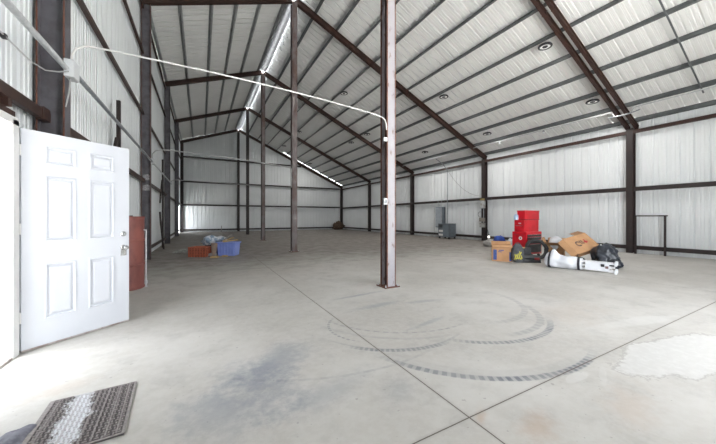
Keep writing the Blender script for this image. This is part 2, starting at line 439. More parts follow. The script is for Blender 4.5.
# rafters
prof = ibeam(.20, .15)
def rafter(label, y, side, group, w=.14, dp=.20):
    if side == 'R': p, q, n, c = V((13.25, y, zbR(13.25))), V((RX, y, zbR(RX))), nR, cR
    else: p, q, n, c = V((-1.50, y, zbL(-1.50))), V((RX, y, zbL(RX))), nL, cL
    t = thing('roof_rafter', label, 'rafter', tuple(p), 0, group, 'thing')
    mb = MB(); mb.prism(ibeam(dp, w), p + n * dp / 2, q + n * dp / 2, n, V((0, 1, 0)))
    mb.build('beam', red_iron, t)
    d = (q - p).normalized()
    for f in ((.0, .012), (.5, .016)) if side == 'R' else ((.0, .012),):
        c0 = p.lerp(q, f[0])
        MB().obox(c0 - V((0, w / 2 + .01, 0)) - n * .012, d * f[1], V((0, w + .02, 0)), n * (dp + .012)).build('splice_plate', red_iron, t)
    return t
gr = 'rafters under the roof'
rafter('right slope roof rafter nearest the camera, far one of the close brown pair', FY[0] + .165, 'R', gr, .085, .15)
rafter('right slope roof rafter nearest the camera, near one of the close brown pair', FY[0] - .065, 'R', gr, .085, .15)
for i in (1, 2, 3, 4): rafter(['', 'brown rafter on the right slope ending above the electrical gear column', 'brown rafter on the right slope, third frame from the camera', 'dark rafter on the right slope, last frame before the gable', 'dark rafter on the right slope along the far gable wall'][i], FY[i], 'R', gr)
for i in range(5): rafter(['brown rafter on the left slope nearest the camera, above the white door', 'brown rafter on the left slope crossing the top of the picture', 'brown rafter on the left slope, third frame from the camera', 'dark rafter on the left slope, last frame before the gable', 'dark rafter on the left slope along the far gable wall'][i], FY[i], 'L', gr)
# purlins: Z sections on top of the rafters
def zsec(h=.195, fl_=.055, t=.006): return [(-t, 0), (fl_, 0), (fl_, t), (0, t), (0, h), (-fl_ - t, h), (-fl_ - t, h - t), (-t, h - t)]
PX_R = [13.22, 12.43, 11.57, 10.70, 9.83, 8.97, 8.10, 7.23, 6.36, 5.49, 4.62, 3.75]
NUMW = ['lowest', 'second', 'third', 'fourth', 'fifth', 'sixth', 'seventh', 'eighth', 'ninth', 'tenth', 'eleventh', 'twelfth']
for k, x in enumerate(PX_R):
    z = zbR(x) + TR
    mb = MB().prism(zsec(), (x, Y0 + .02, z), (x, Y1 - .03, z), V((-cR, 0, SR * cR)), nR)
    tag(mb.build('roof_purlin', purlin_grey), f'grey roof purlin on the right slope, {NUMW[k]} up from the right eave', 'purlin', 'roof purlins of the right slope', 'thing')
PX_L = [-1.42, -.58, .32, 1.09, 1.86, 2.73]
for k, x in enumerate(PX_L):
    z = zbL(x) + TL
    mb = MB().prism(zsec(.10, .045), (x, Y0 + .02, z), (x, Y1 - .03, z), V((cL, 0, SL * cL)), nL)
    tag(mb.build('roof_purlin', purlin_pale), f'grey roof purlin on the left slope, {NUMW[k]} up from the left eave', 'purlin', 'roof purlins of the left slope', 'thing')
# ridge liner under the peak, made translucent so the strip looks bright
mb = MB()
for j in range(4):
    vs = []
    for yy in (FY[j] + .11, FY[j + 1] - .11):
        for i in range(17):
            a = PI + PI * i / 16; vs.append((RX + .20 * math.cos(a), yy, zbR(RX) + .29 + .16 * math.sin(a)))
    mb.add(vs, [(i, i + 1, 17 + i + 1, 17 + i) for i in range(16)])
tag(mb.build('ridge_liner', ridge_glow, smooth=True, autosmooth=50), 'pale strip running under the roof peak, made translucent to glow with daylight', 'liner', None, 'thing')
# hooks beside the liner
for k, yy in enumerate((10.9, 11.5, 12.0, 12.6, 13.2, 13.7)):
    x = RX + .33; z = zpR(x) - .02
    mb = MB().tube([(x, yy, z), (x, yy, z - .16), (x + .02, yy + .03, z - .2), (x + .05, yy + .03, z - .18)], .008, 6)
    tag(mb.build('wire_hanger', black_plastic), 'short black wire hanger under the roof beside the silver ridge liner', 'hanger', 'wire hangers beside the ridge liner')

# girts
def csec(h, d=.09, t=.008): return [(0, -h / 2), (d, -h / 2), (d, -h / 2 + t), (t, -h / 2 + t), (t, h / 2 - t), (d, h / 2 - t), (d, h / 2), (0, h / 2)]
def girt_run(label, p, q, into, h, mat, group, d=.09):
    mb = MB().prism(csec(h, d), p, q, V(into), V((0, 0, 1)))
    return tag(mb.build('wall_girt', mat), label, 'girt', group, 'thing')
W = [('low', .21, .13), ('middle', 2.22, .14), ('high', 4.20, .11)]
for nm, z, h in W:
    girt_run({'low': 'dark girt along the foot of the right wall', 'middle': 'dark girt along the middle of the right wall', 'high': 'brown girt along the right wall just below the eave'}[nm],
             (13.10, Y0 + .05, z), (13.10, Y1 - .1, z), (1, 0, 0), h, red_iron if nm == 'high' else dark_iron, 'girts of the right wall')
for nm, z, h, a0 in (('low', .25, .09, 4.0), ('second', 2.30, .10, -1.6), ('third', 4.24, .06, -1.6), ('fourth', 6.0, .06, -1.6), ('top', 7.32, .08, -1.6)):
    girt_run({'low': 'dark girt along the foot of the left wall beyond the door', 'second': 'red brown girt along the left wall just above the door', 'third': 'red brown girt along the left wall, second above the door',
              'fourth': 'red brown girt along the left wall, third above the door', 'top': 'dark girt along the top of the left wall under the eave'}[nm],
             (-1.42 if nm == 'second' else -1.45, a0, z), (-1.42 if nm == 'second' else -1.45, GY0 if nm == 'low' else Y1 - .1, z), (-1, 0, 0), h, red_iron, 'girts of the left wall', .06)
for nm, z, h in (('lowest', .19, .13), ('second', 2.30, .13), ('third', 4.25, .13), ('fourth', 6.31, .13)):
    x1 = 13.0 if z < 4.5 else RX + (zbR(RX) - z) / SR - .1
    girt_run(f'dark girt across the far gable wall, {nm} from the floor', (-1.3, Y1 - .2, z), (x1, Y1 - .2, z), (0, 1, 0), h, dark_iron, 'girts of the far gable wall')
# girts carried on frames need clips; the clip by the near left column shows
mb = MB().box(-1.47, -1.405, FY[0] - .20, FY[0] - .06, 2.24, 2.37); mb.build
tag(mb.build('girt_clip', red_iron, bevel=.006), 'red brown steel clip on the near left column above the door hinge side', 'clip')
# steel trim above the walk door
mb = MB().box(-1.52, -1.46, DY0 - .14, DY1 - .02, 2.125, 2.18).box(-1.50, -1.425, DY1 - .22, DY1 - .16, 2.18, 2.25).box(-1.50, -1.42, DY0 - .1, DY0 - .02, 2.18, 2.25)
mb.box(-1.52, -1.47, DY0 - .1, DY1 - .22, 2.18, 2.25)
tag(mb.build('steel_lintel', red_iron, bevel=.004), 'red brown steel lintel above the white walk door frame', 'lintel', None, 'thing')
# loose dark posts standing against the left wall
for k, (yy, zt, lab) in enumerate(((7.07, 3.47, 'dark steel post with diagonal kicker against the left wall above the white door'), (14.3, 3.62, 'dark steel post with diagonal kicker against the left wall beyond the stickered column'))):
    t = thing('wall_post', lab, 'post', (-1.42, yy, 0), 0, 'dark posts against the left wall', 'thing')
    MB().box(-1.42, -1.36, yy - .035, yy + .035, 0, zt).build('upright', dark_iron, t)
    MB().obox((-1.44, yy - .04, 2.75), (.05, 0, 0), (0, .07, .03), (0, -.62, -.95)).build('kicker', dark_iron, t)
mb = MB().tube([(-1.25, 13.2, 0.04), (-1.38, 13.55, 1.0), (-1.42, 13.7, 1.45)], .035, 6)
tag(mb.build('steel_bar', dark_iron), 'dark steel bar leaning on the left wall past the stickered column', 'bar')

# ------------------------------------------------------------------ walk door
t = struct(bpy.data.objects.new('trim_1', None)); COL.objects.link(t); t.location = (-1.5, 3.25, 0); PLOC[t.name] = (-1.5, 3.25, 0)
for a, b, nm in ((DY0, DY0 + .10, 'jamb'), (DY1 - .11, DY1 - .01, 'jamb')):
    mb = MB().box(-1.62, -1.44, a, b, 0, DZ)
    s = (b, b + .012) if a < 3 else (a - .012, a)
    mb.box(-1.62, -1.50, s[0], s[1], 0, DZ - .1)
    mb.build(nm, trim_white, t, bevel=.004)
MB().box(-1.62, -1.44, DY0, DY1 - .01, DZ - .05, DZ + .02).build('head', trim_white, t, bevel=.004)
MB().box(-1.66, -1.44, DY0 + .10, DY1 - .11, 0, .022).build('threshold', sill_grey, t, bevel=.006)
# leaf
dw, dh, dt = .89, 2.03, .044
HX, HY = -1.437, 3.772
dang = math.atan2(4.343 - 3.772, -.762 + 1.437)
dr = struct(bpy.data.objects.new('door_1', None)); COL.objects.link(dr); dr.location = (HX, HY, 0); dr.rotation_euler = (0, 0, dang); PLOC[dr.name] = (HX, HY, 0)
def leaf():
    mb = MB()
    us = [0, .155, .395, .50, .735, dw]; zs = [0, .245, .775, .985, 1.615, 1.73, 1.905, dh]
    z0 = .02
    for side in (0, 1):
        yv = 0 if side == 0 else dt
        sg = 1 if side == 0 else -1
        for i in range(5):
            for j in range(7):
                a, b, c, d = us[i], us[i + 1], zs[j] + z0, zs[j + 1] + z0
                if i in (1, 3) and j in (1, 3, 5):
                    def rect(ins, dep): return [(a + ins, yv + sg * dep, c + ins), (b - ins, yv + sg * dep, c + ins), (b - ins, yv + sg * dep, d - ins), (a + ins, yv + sg * dep, d - ins)]
                    rs = [rect(0, 0), rect(.004, -.006), rect(.013, -.006), rect(.020, .011), rect(.028, .011), rect(.047, -.001)]
                    vs = [p for r in rs for p in r]; fs = []
                    for r in range(len(rs) - 1):
                        for k in range(4):
                            k2 = (k + 1) % 4; fs.append((r * 4 + k, r * 4 + k2, r * 4 + 4 + k2, r * 4 + 4 + k))
                    fs.append(tuple(range(len(vs) - 4, len(vs)))); mb.add(vs, fs)
                else:
                    mb.add([(a, yv, c), (b, yv, c), (b, yv, d), (a, yv, d)], [(0, 1, 2, 3)])
    for (x0, y0, x1, y1) in ((0, 0, 0, dt), (dw, 0, dw, dt)):
        for j in range(7): mb.add([(x0, y0, zs[j] + z0), (x1, y1, zs[j] + z0), (x1, y1, zs[j + 1] + z0), (x0, y0, zs[j + 1] + z0)], [(0, 1, 2, 3)])
    for zz in (z0, z0 + dh):
        for i in range(5): mb.add([(us[i], 0, zz), (us[i + 1], 0, zz), (us[i + 1], dt, zz), (us[i], dt, zz)], [(0, 1, 2, 3)])
    return mb
leaf().build('leaf', door_white, dr, local=True)
MB().box(.0, dw, -.006, dt + .004, .006, .022).build('door_sweep', sill_grey, dr, local=True)
ku = dw - .062
kb = MB().lathe([(.031, 0), (.031, -.006), (.026, -.012), (.012, -.014), (.012, -.035), (.024, -.042), (.028, -.055), (.022, -.068), (0, -.070)], (ku, 0, .885), 18, 'y')
kb.build('door_knob', chrome, dr, local=True, smooth=True, autosmooth=40)
MB().box(ku - .03, ku + .03, -.010, 0, .79, .86).build('lock_plate', chrome, dr, local=True, bevel=.004)
MB().lathe([(.029, 0), (.029, -.010), (.022, -.018), (0, -.018)], (ku, 0, 1.045), 18, 'y').box(ku - .006, ku + .006, -.036, -.018, 1.025, 1.065).build('deadbolt', chrome, dr, local=True)
for z in (.27, 1.08, 1.80):
    MB().lathe([(.008, 0), (.008, .10)], (-.006, .006, z), 10).box(-.035, .0, .004, .008, z, z + .1).build('hinge', trim_white, dr, local=True)

# ------------------------------------------------------------------ doormat and rag
dm = MB(); L2, W2 = .3025, .2225
dm.box(-W2, W2, -L2, L2, 0, .008)
for s in (-1, 1):
    dm.box(s * W2 - .012, s * W2 + .002 if s > 0 else s * W2 + .012, -L2, L2, .008, .013)
    dm.box(-W2, W2, s * L2 - .006, s * L2 + .006, .0, .012)
for xx in (-.185, -.075, .02, .075, .135, .185): dm.box(xx - .004, xx + .004, -L2 + .012, L2 - .012, .008, .014)
nx, ny = 17, 23
for i in range(nx):
    for j in range(ny):
        x = -W2 + .026 + i * (2 * W2 - .052) / (nx - 1); y = -L2 + .022 + j * (2 * L2 - .044) / (ny - 1)
        if (i + j) % 2 == 0: dm.box(x - .010, x + .010, y - .004, y + .004, .008, .0135)
        else: dm.box(x - .004, x + .004, y - .010, y + .010, .008, .0128)
o = dm.build('doormat', mat_worn(), origin=(0, 0, 0)); o.location = (-.6275, 2.378, 0); o.rotation_euler = (0, 0, math.radians(3.5))
tag(o, 'dark woven rubber doormat with white grit trodden into it, on the floor before the door', 'doormat')
rg = MB()
vs = []; n = 10
for i in range(n):
    for j in range(6):
        u, w = i / (n - 1), j / 5
        vs.append((-.985 + u * .135, 2.335 - w * .22 + u * .07, .012 + .028 * math.sin(u * PI) * (1 - .5 * w) + .008 * math.sin(u * 9 + w * 5)))
rg.add(vs, [(i * 6 + j, (i + 1) * 6 + j, (i + 1) * 6 + j + 1, i * 6 + j + 1) for i in range(n - 1) for j in range(5)])
o = rg.build('floor_cloth', M('grey_floor_cloth', (.13, .13, .16), (.20, .20, .235), .85, 0, 20), origin=(-.92, 2.25, 0), smooth=True)
m_ = o.modifiers.new('thick', 'SOLIDIFY'); m_.thickness = .012; m_.offset = -1
tag(o, 'crumpled blue grey cloth lying against the left side of the doormat', 'cloth')

# ------------------------------------------------------------------ conduit, cables
def jbox(name, label, c, sx=.07, sy=.10, sz=.10, mat=None, grp=None):
    x, y, z = c
    t = thing(name, label, 'box', (x, y, z - sz / 2), 0, grp)
    MB().box(x - sx / 2, x + sx / 2, y - sy / 2, y + sy / 2, z - sz / 2, z + sz / 2).build('body', mat or galv, t, bevel=.006)
    MB().box(x + sx / 2, x + sx / 2 + .004, y - sy / 2 + .006, y + sy / 2 - .006, z - sz / 2 + .006, z + sz / 2 - .006).build('cover_plate', mat or galv, t)
    return t
ZC = 2.86; XC = -1.255
jb = 'junction boxes on the left wall conduit'
jbox('junction_box', 'grey junction box on the near left column above the door', (XC, 4.31, ZC - .01), .08, .17, .19, M('grey_box', (.62, .635, .65), None, .5), jb)
jbox('junction_box', 'small grey junction box on the stickered left column', (XC, FY[1] + .02, ZC + .02), .07, .16, .17, galv, jb)
jbox('junction_box', 'small grey junction box on the third left column', (XC, FY[2], ZC + .02), .07, .14, .15, galv, jb)
tag(MB().tube([(XC - .02, Y0 + .1, ZC - .02), (XC - .02, 4.23, ZC - .02)], .027, 12).build('conduit_pipe', galv, smooth=True, autosmooth=60), 'thick silver conduit running from the top left corner to the junction box', 'conduit', 'conduit along the left wall')
tag(MB().tube([(XC, 4.37, ZC), (XC, FY[1] - .06, ZC)], .026, 10).build('conduit_pipe', galv_dark, smooth=True, autosmooth=60), 'grey conduit between near left column and stickered column', 'conduit', 'conduit along the left wall')
tag(MB().tube([(XC, FY[1] + .10, ZC), (XC, FY[2] - .06, ZC)], .024, 10).build('conduit_pipe', galv, smooth=True, autosmooth=60), 'silver conduit running on from the stickered column towards the gable', 'conduit', 'conduit along the left wall')
# white cable from the first box over to the nearest ridge column
cp = [V((XC, 4.30, 2.93)), V((XC + .005, 4.30, 3.02)), V((XC + .04, 4.30, 3.10)), V((XC + .11, 4.30, 3.145)), V((XC + .20, 4.30, 3.155))]
cp += sag((XC + .30, 4.30, 3.158), (2.62, 4.20, 2.985), -.045, 20)
cp += [V((2.74, 4.20, 2.965)), V((2.80, 4.205, 2.93)), V((2.832, 4.21, 2.87)), V((2.838, 4.21, 2.76))]
tag(MB().tube(cp, .0105, 8).build('power_cable', white_cable, smooth=True), 'white cable bridging from the near junction box to the nearest ridge column', 'cable', 'cables bridging to the ridge columns')
cp = [V((XC, FY[1], 2.95)), V((XC, FY[1], 3.10)), V((XC + .08, FY[1], 3.20)), V((XC + .22, FY[1], 3.24))] + sag((XC + .4, FY[1], 3.25), (2.75, FY[1] - .08, 3.02), -.03, 14) + [V((2.84, FY[1] - .08, 2.98)), V((2.845, FY[1] - .08, 2.3))]
tag(MB().tube(cp, .016, 8).build('power_cable', grey_cable, smooth=True), 'grey cable bridging from the stickered column to the second ridge column', 'cable', 'cables bridging to the ridge columns')
cp = [V((XC, FY[2], 2.95)), V((XC + .05, FY[2], 3.0)), V((XC + .2, FY[2], 3.03))] + sag((XC + .3, FY[2], 3.03), (2.84, FY[2] - .08, 2.92), -.02, 10)
tag(MB().tube(cp, .014, 6).build('power_cable', grey_cable, smooth=True), 'faint grey cable bridging to the third ridge column', 'cable', 'cables bridging to the ridge columns')
wp = [(-1.56, 3.0, 2.88), (-1.50, 3.05, 2.85), (-1.42, 3.25, 2.74), (-1.36, 3.42, 2.66), (-1.32, 3.60, 2.61), (-1.29, 3.80, 2.62), (-1.26, 4.0, 2.70), (-1.25, 4.21, 2.80)]
t = thing('slack_wire', 'thin slack wire sagging across the top left corner into the junction box', 'wire', (-1.3, 3.6, 2.6))
MB().tube(wp, .006, 6).build('wire', grey_cable, t, smooth=True)
MB().box(-1.40, -1.37, 3.36, 3.40, 2.665, 2.70).build('connector', black_plastic, t)
tag(MB().tube([(XC + .0, 4.28, 2.78), (XC + .0, 4.25, 2.60), (XC - .02, 4.22, 2.42)], .007, 6).build('drop_wire', grey_cable), 'short white wire end hanging below the near junction box', 'wire')
# fittings on the nearest ridge column
for z, h, lab in ((2.60, .07, 'small white clip box high on the nearest ridge column'), (1.515, .11, 'white outlet box at eye height on the nearest ridge column')):
    t = thing('outlet_box', lab, 'outlet', (2.838, 4.225, z - h / 2), 0, 'white boxes on the nearest ridge column')
    MB().box(2.80, 2.862, 4.215, 4.25, z - h / 2, z + h / 2).build('body', white_plastic, t, bevel=.004)
    if h > .1: MB().box(2.822, 2.842, 4.211, 4.216, z - .03, z + .03).build('socket', black_plastic, t)
tag(MB().tube([(2.838, 4.212, 1.46), (2.838, 4.212, 1.17)], .008, 6).build('plug_lead', black_plastic), 'short dark lead hanging below the outlet on the nearest ridge column', 'lead')
# stickers on the second left column
for z, h in ((2.52, .16), (2.19, .16)):
    pass
tS = MB().box(-1.287, -1.2855, FY[1] - .078, FY[1] + .07, 2.36, 2.52)
for a, b in ((2.32, 2.50), (2.02, 2.20)):
    o = MB().add([(-1.49, FY[1] - .0075, a), (-1.31, FY[1] - .0075, a), (-1.30, FY[1] - .0075, b - .05), (-1.36, FY[1] - .0075, b), (-1.47, FY[1] - .0075, b - .03)], [(0, 1, 2, 3, 4)]).build('torn_sticker', paper_white)
    tag(o, 'upper torn white sticker on the web of the left column' if a > 2.2 else 'lower torn white sticker on the web of the left column', 'sticker', 'torn stickers on the left column')

# right side: conduit under the eave purlins, drop to the panel
tag(MB().tube([(12.36, Y0 + .2, zbR(12.36) + .12), (12.36, FY[0] - .3, zbR(12.36) + .12), (12.36, FY[0] - .2, zbR(12.36) - .05), (12.36, FY[0] + .2, zbR(12.36) - .05), (12.36, FY[0] + .3, zbR(12.36) + .12), (12.36, 21, zbR(12.36) + .12)], .022, 8).build('eave_conduit', galv, smooth=True, autosmooth=60), 'silver conduit running beneath the second purlin above the right wall', 'conduit')
tag(MB().tube([(12.30, FY[0] - .45, zbR(12.3) - .05), (12.36, FY[0] - .1, zbR(12.36) - .06), (12.42, FY[0] + .42, zbR(12.42) + .0)], .02, 8).build('offset_conduit', galv_dark), 'short silver conduit bend crossing under the nearest right rafters', 'conduit')
tag(MB().tube([(9.0, 2.60, zbR(9.0) + .20), (12.6, 2.60, zbR(12.6) + .20)], .020, 8).build('sag_rod', purlin_grey), 'thin grey rod tying the purlins together near the right picture edge', 'rod')
for k, x in enumerate(PX_R[1:6]):
    pass
def fixture(x, y, label, lit=True):
    z = zbR(x) + TR - .16
    t = thing('ceiling_light', label, 'light', (x, y, z), 0, 'round ceiling lights under the right slope')
    MB().lathe([(.135, .0), (.185, .0), (.19, .025), (.17, .06), (.10, .085), (.10, .05), (.135, .03)], (x, y, z), 24, 'z', True).build('housing', black_plastic, t, smooth=True, autosmooth=40)
    MB().lathe([(.075, .012), (.135, .012), (.135, .030), (.075, .030)], (x, y, z), 24, 'z', True).build('lens', lens_lit, t)
    MB().lathe([(0, .0), (.07, .0), (.075, .03), (.06, .09), (0, .09)], (x, y, z), 16).build('hub', black_plastic, t)
    MB().tube([(x, y, z + .08), (x, y, z + .155)], .018, 8).build('stem', galv, t)
    L = bpy.data.lights.new('lamp', 'AREA'); L.shape = 'DISK'; L.size = .22; L.energy = LAMP_W; L.color = (1, .97, .93)
    lo = bpy.data.objects.new('lamp', L); COL.objects.link(lo); lo.parent = t; lo.location = (0, 0, -.012)
LAMP_W = 48
for x, y, lab in ((9.0, 4.95, 'round black and white ceiling light beside the nearest rafter pair, the higher one'), (11.6, 4.85, 'round ceiling light beside the nearest rafter pair, low near the right wall'),
                  (9.0, 9.05, 'round ceiling light in front of the second rafter on the right slope, the higher one'), (11.65, 8.98, 'round ceiling light low on the right slope just before the second rafter'),
                  (11.67, 13.25, 'round ceiling light low on the right slope above the electrical cabinet'), (6.37, 13.28, 'round ceiling light high on the right slope just beyond the second rafter'),
                  (8.96, 15.4, 'round ceiling light mid slope left of the nearest ridge column, before the third rafter'), (8.99, 17.6, 'round ceiling light mid slope just beyond the third rafter'),
                  (6.36, 20.9, 'round ceiling light high on the slope, between third and fourth rafter'), (6.41, 25.5, 'round ceiling light high on the slope in the last bay'), (9.03, 26.2, 'round ceiling light mid slope in the last bay, far end')):
    fixture(x, y, lab)
for y, lab in ((6.86, 'small lamp holder on the eave conduit between first and second right columns, nearer one'), (8.85, 'small lamp holder on the eave conduit just before the second right column')):
    z = zbR(12.36) + .12
    t = thing('lamp_holder', lab, 'light', (12.36, y, z - .1), 0, 'lamp holders on the eave conduit')
    MB().lathe([(.03, 0), (.045, -.03), (.045, -.05), (.02, -.055), (0, -.055)], (12.36, y, z - .02), 12).build('socket', galv_dark, t)
    MB().lathe([(.022, -.055), (.04, -.09), (.03, -.125), (0, -.135)], (12.36, y, z - .02), 12).build('bulb', white_plastic, t, smooth=True)

# electrical cabinet group on the right wall
t = thing('breaker_panel', 'pale grey breaker panel mounted on the right wall above the grey cabinet', 'panel', (13.15, 13.5, .62))
MB().box(13.02, 13.28, 13.22, 13.80, .62, 1.90).build('body', panel_grey, t, bevel=.008)
MB().box(13.005, 13.02, 13.25, 13.77, .66, 1.86).build('cover', panel_light, t, bevel=.004)
MB().box(12.995, 13.005, 13.27, 13.29, 1.2, 1.32).build('latch', chrome, t)
for yy in (13.36, 13.66): MB().tube([(13.12, yy, 1.90), (13.12, yy, 2.30)], .025, 8).build('conduit_stub', galv, t)
t = thing('power_cabinet', 'grey metal floor cabinet with vented front standing below the breaker panel', 'cabinet', (12.75, 12.5, 0))
cx0, cx1, cy0, cy1 = 12.45, 13.0, 12.08, 12.98
MB().box(cx0, cx1, cy0 + .03, cy1, .10, .86).build('body', panel_grey, t, bevel=.01)
MB().box(cx0 - .02, cx1, cy0 + .01, cy1 + .02, .86, .885).build('top', panel_grey, t, bevel=.006)
mb = MB()
for k in range(4): mb.box(cx0 - .012, cx0, cy0 + .55, cy1 - .05, .66 + k * .045, .69 + k * .045)
mb.build('vent', vent_dark, t)
for yy, zz in ((12.75, .45), (12.75, .22)): MB().box(cx0 - .006, cx0, yy - .17, yy + .17, zz - .06, zz + .06).build('rating_plate', label_white, t)
MB().box(cx0 - .01, cx0, cy0 + .06, cy0 + .5, .16, .84).build('side_panel', M('blue_grey_panel', (.15, .18, .21), None, .5), t, bevel=.004)
for sx in (cx0 + .05, cx1 - .05):
    for sy in (cy0 + .08, cy1 - .08): MB().box(sx - .04, sx + .04, sy - .04, sy + .04, 0, .10).build('foot', dark_iron, t)
cp = [(13.10, 12.88, .88), (13.10, 12.88, 3.95), (13.06, 12.88, 4.15), (12.8, 12.95, 4.45), (12.4, 13.1, 4.75)]
tag(MB().tube(cp, .024, 8).build('riser_conduit', galv_dark, smooth=True, autosmooth=60), 'grey conduit rising from the floor cabinet up the right wall to the roof', 'conduit')
tag(MB().tube(sag((13.08, 12.85, 4.1), (13.0, 10.5, 2.38), .35, 14), .012, 6).build('slack_cable', grey_cable, smooth=True), 'slack cable drooping from the riser conduit to the electrical gear column', 'cable')
# gear on the second right column
t = thing('meter_gear', 'stack of weathered electrical boxes strapped to the second right column', 'electrical box', (13.02, FY[1], .70))
yb = FY[1] - .02
MB().box(12.98, 13.088, yb - .12, yb + .10, 1.72, 2.12).build('disconnect', M('pale_box', (.50, .52, .53), (.3, .27, .24), .5, 0, 9), t, bevel=.006)
MB().box(13.0, 13.088, yb - .08, yb + .14, 2.14, 2.24).build('bracket', M('brass_strap', (.30, .24, .10), None, .5), t, bevel=.004)
MB().box(12.96, 13.088, yb - .14, yb + .16, 1.02, 1.22).build('switch_box', M('tan_box', (.30, .28, .25), (.2, .17, .14), .5, 0, 9), t, bevel=.006)
MB().box(12.97, 13.088, yb - .13, yb + .15, .72, .96).build('lower_box', M('grey_box_b', (.40, .40, .39), (.24, .22, .2), .5, 0, 9), t, bevel=.006)
for yy in (-.06, .09): MB().tube([(13.03, yb + yy, .96), (13.03, yb + yy, 1.74)], .02, 8).build('conduit_stub', galv_dark, t)
MB().tube(arcpts((13.0, yb + .12, 1.40), .14, -.6, 3.6, 12, (.25, 0, 1), (0, 1, .2)), .009, 6).build('cable_loop', black_rubber, t)
t = thing('work_light', 'small lit white work light hanging at the foot of the second right column', 'light', (12.9, 9.85, .2))
MB().tube([(13.0, yb - .16, 1.3), (12.98, yb - .24, .9), (12.93, 9.93, .55), (12.9, 9.86, .37)], .012, 6).build('cord', black_rubber, t, smooth=True)
MB().lathe([(.02, .14), (.035, .12), (.035, .07), (0, .07)], (12.9, 9.85, .24), 12).build('handle', black_plastic, t)
MB().lathe([(.03, .07), (.05, .03), (.055, 0), (.04, -.04), (0, -.055)], (12.9, 9.85, .24), 14).build('bulb', bulb_lit, t, smooth=True)
# black steel frame against the right wall
t = thing('steel_stand', 'thin black steel stand leaning against the right wall near the picture edge', 'stand', (13.0, 3.9, 0))
for a, b in (((13.06, 3.50, 0), (13.06, 3.50, 1.30)), ((13.06, 4.22, 0), (13.06, 4.22, 1.30))): MB().obox(V(a) - V((.03, .025, 0)), (.05, 0, 0), (0, .05, 0), V(b) - V(a)).build('post', dark_iron, t)
MB().box(13.03, 13.08, 3.44, 4.245, 1.27, 1.31).build('top_rail', dark_iron, t)

# ------------------------------------------------------------------ tank by the door
TX, TY, TRad = -1.165, 6.34, .285
t = thing('red_tank', 'tall rusty red steel tank standing on the floor behind the open white door', 'tank', (TX, TY, 0))
MB().lathe([(TRad - .02, 0), (TRad, .01), (TRad, .03), (TRad - .008, .04), (TRad - .008, .40), (TRad + .003, .415), (TRad + .003, .43), (TRad - .008, .445), (TRad - .008, .82), (TRad + .003, .835), (TRad + .003, .85), (TRad - .008, .865), (TRad - .008, 1.22), (TRad, 1.23), (TRad, 1.255), (TRad - .02, 1.255), (TRad - .025, 1.24), (0, 1.24)], (TX, TY, 0), 32).build('shell', tank_red, t, smooth=True, autosmooth=35)
MB().lathe([(.035, 0), (.035, .03), (0, .03)], (TX + .1, TY - .12, 1.24), 12).build('bung', dark_iron, t)
px_, py_ = TX + TRad + .012, TY + .03
t2 = thing('gas_pipe', 'thin pale upright pipe standing close beside the red tank', 'pipe', (px_, py_, 0))
MB().tube([(px_, py_, 0), (px_, py_, 1.02)], .011, 8).build('pipe', galv, t2)
MB().lathe([(.026, 0), (.026, .05), (.016, .06), (0, .06)], (px_, py_, .06), 12).build('union', galv, t2)
MB().lathe([(.04, 0), (.04, .008), (0, .008)], (px_, py_, 0), 12).build('foot', galv, t2)
MB().tube([(px_, py_, 1.0), (px_ - .02, py_ - .05, 1.02), (px_ - .05, py_ - .1, 1.01)], .011, 8).build('elbow', galv, t2)

# ------------------------------------------------------------------ left heap
def ribbox(t, name, x0, x1, y0, y1, z0, z1, mat): return MB().box(x0, x1, y0, y1, z0, z1).build(name, mat, t, local=True)
ca = math.radians(-28.4)
t = thing('plastic_crate', 'rusty red slatted plastic crate on the floor left of the boot', 'crate', (-.02, 10.52, 0), ca)
w, dp, hh = .26, .19, .31
mb = MB()
for s in (-1, 1):
    for k in range(6): mb.box(-w, w, s * dp - .012, s * dp + .012, .02 + k * .049, .02 + k * .049 + .030)
    for k in range(6): mb.box(s * w - .012, s * w + .012, -dp, dp, .02 + k * .049, .02 + k * .049 + .030)
    for k in range(7): mb.box(-w + k * w / 3 - .012, -w + k * w / 3 + .012, s * dp - .016, s * dp + .016, 0, hh - .03)
    for k in range(4): mb.box(s * w - .016, s * w + .016, -dp + k * dp / 1.5 - .012, -dp + k * dp / 1.5 + .012, 0, hh - .03)
mb.build('basket', crate_red, t, local=True)
MB().box(-w + .013, w - .013, -dp + .013, dp - .013, .0, .26).build('load', crate_dark, t, local=True)
mb = MB()
for s in (-1, 1): mb.box(-w - .02, w + .02, s * dp - .02, s * dp + .02, hh - .04, hh).box(s * w - .02, s * w + .02, -dp, dp, hh - .04, hh)
mb.build('rim', crate_red, t, local=True, bevel=.006)
t = thing('storage_tote', 'blue plastic storage tote on the floor right of the boot', 'tote', (.80, 10.42, 0), ca)
def frustum(x0, y0, x1, y1, z0, z1):
    return MB().hexa([(-x0, -y0, z0), (x0, -y0, z0), (x0, y0, z0), (-x0, y0, z0), (-x1, -y1, z1), (x1, -y1, z1), (x1, y1, z1), (-x1, y1, z1)])
frustum(.265, .19, .295, .215, 0, .42).build('tub', tote_blue, t, local=True, bevel=.012)
mb = MB()
for s in (-1, 1): mb.box(-.32, .32, s * .22 - .022, s * .22 + .022, .39, .435).box(s * .30 - .022, s * .30 + .022, -.22, .22, .39, .435)
mb.build('rim', tote_blue, t, local=True, bevel=.006)
mb = MB()
for k in range(6): mb.box(-.235 + k * .094 - .012, -.235 + k * .094 + .012, -.226, -.19, .05, .38)
mb.build('ribs', tote_blue, t, local=True)
MB().box(-.34, -.27, -.20, .20, .04, .39).build('end_panel', tote_dark, t, local=True, bevel=.01)
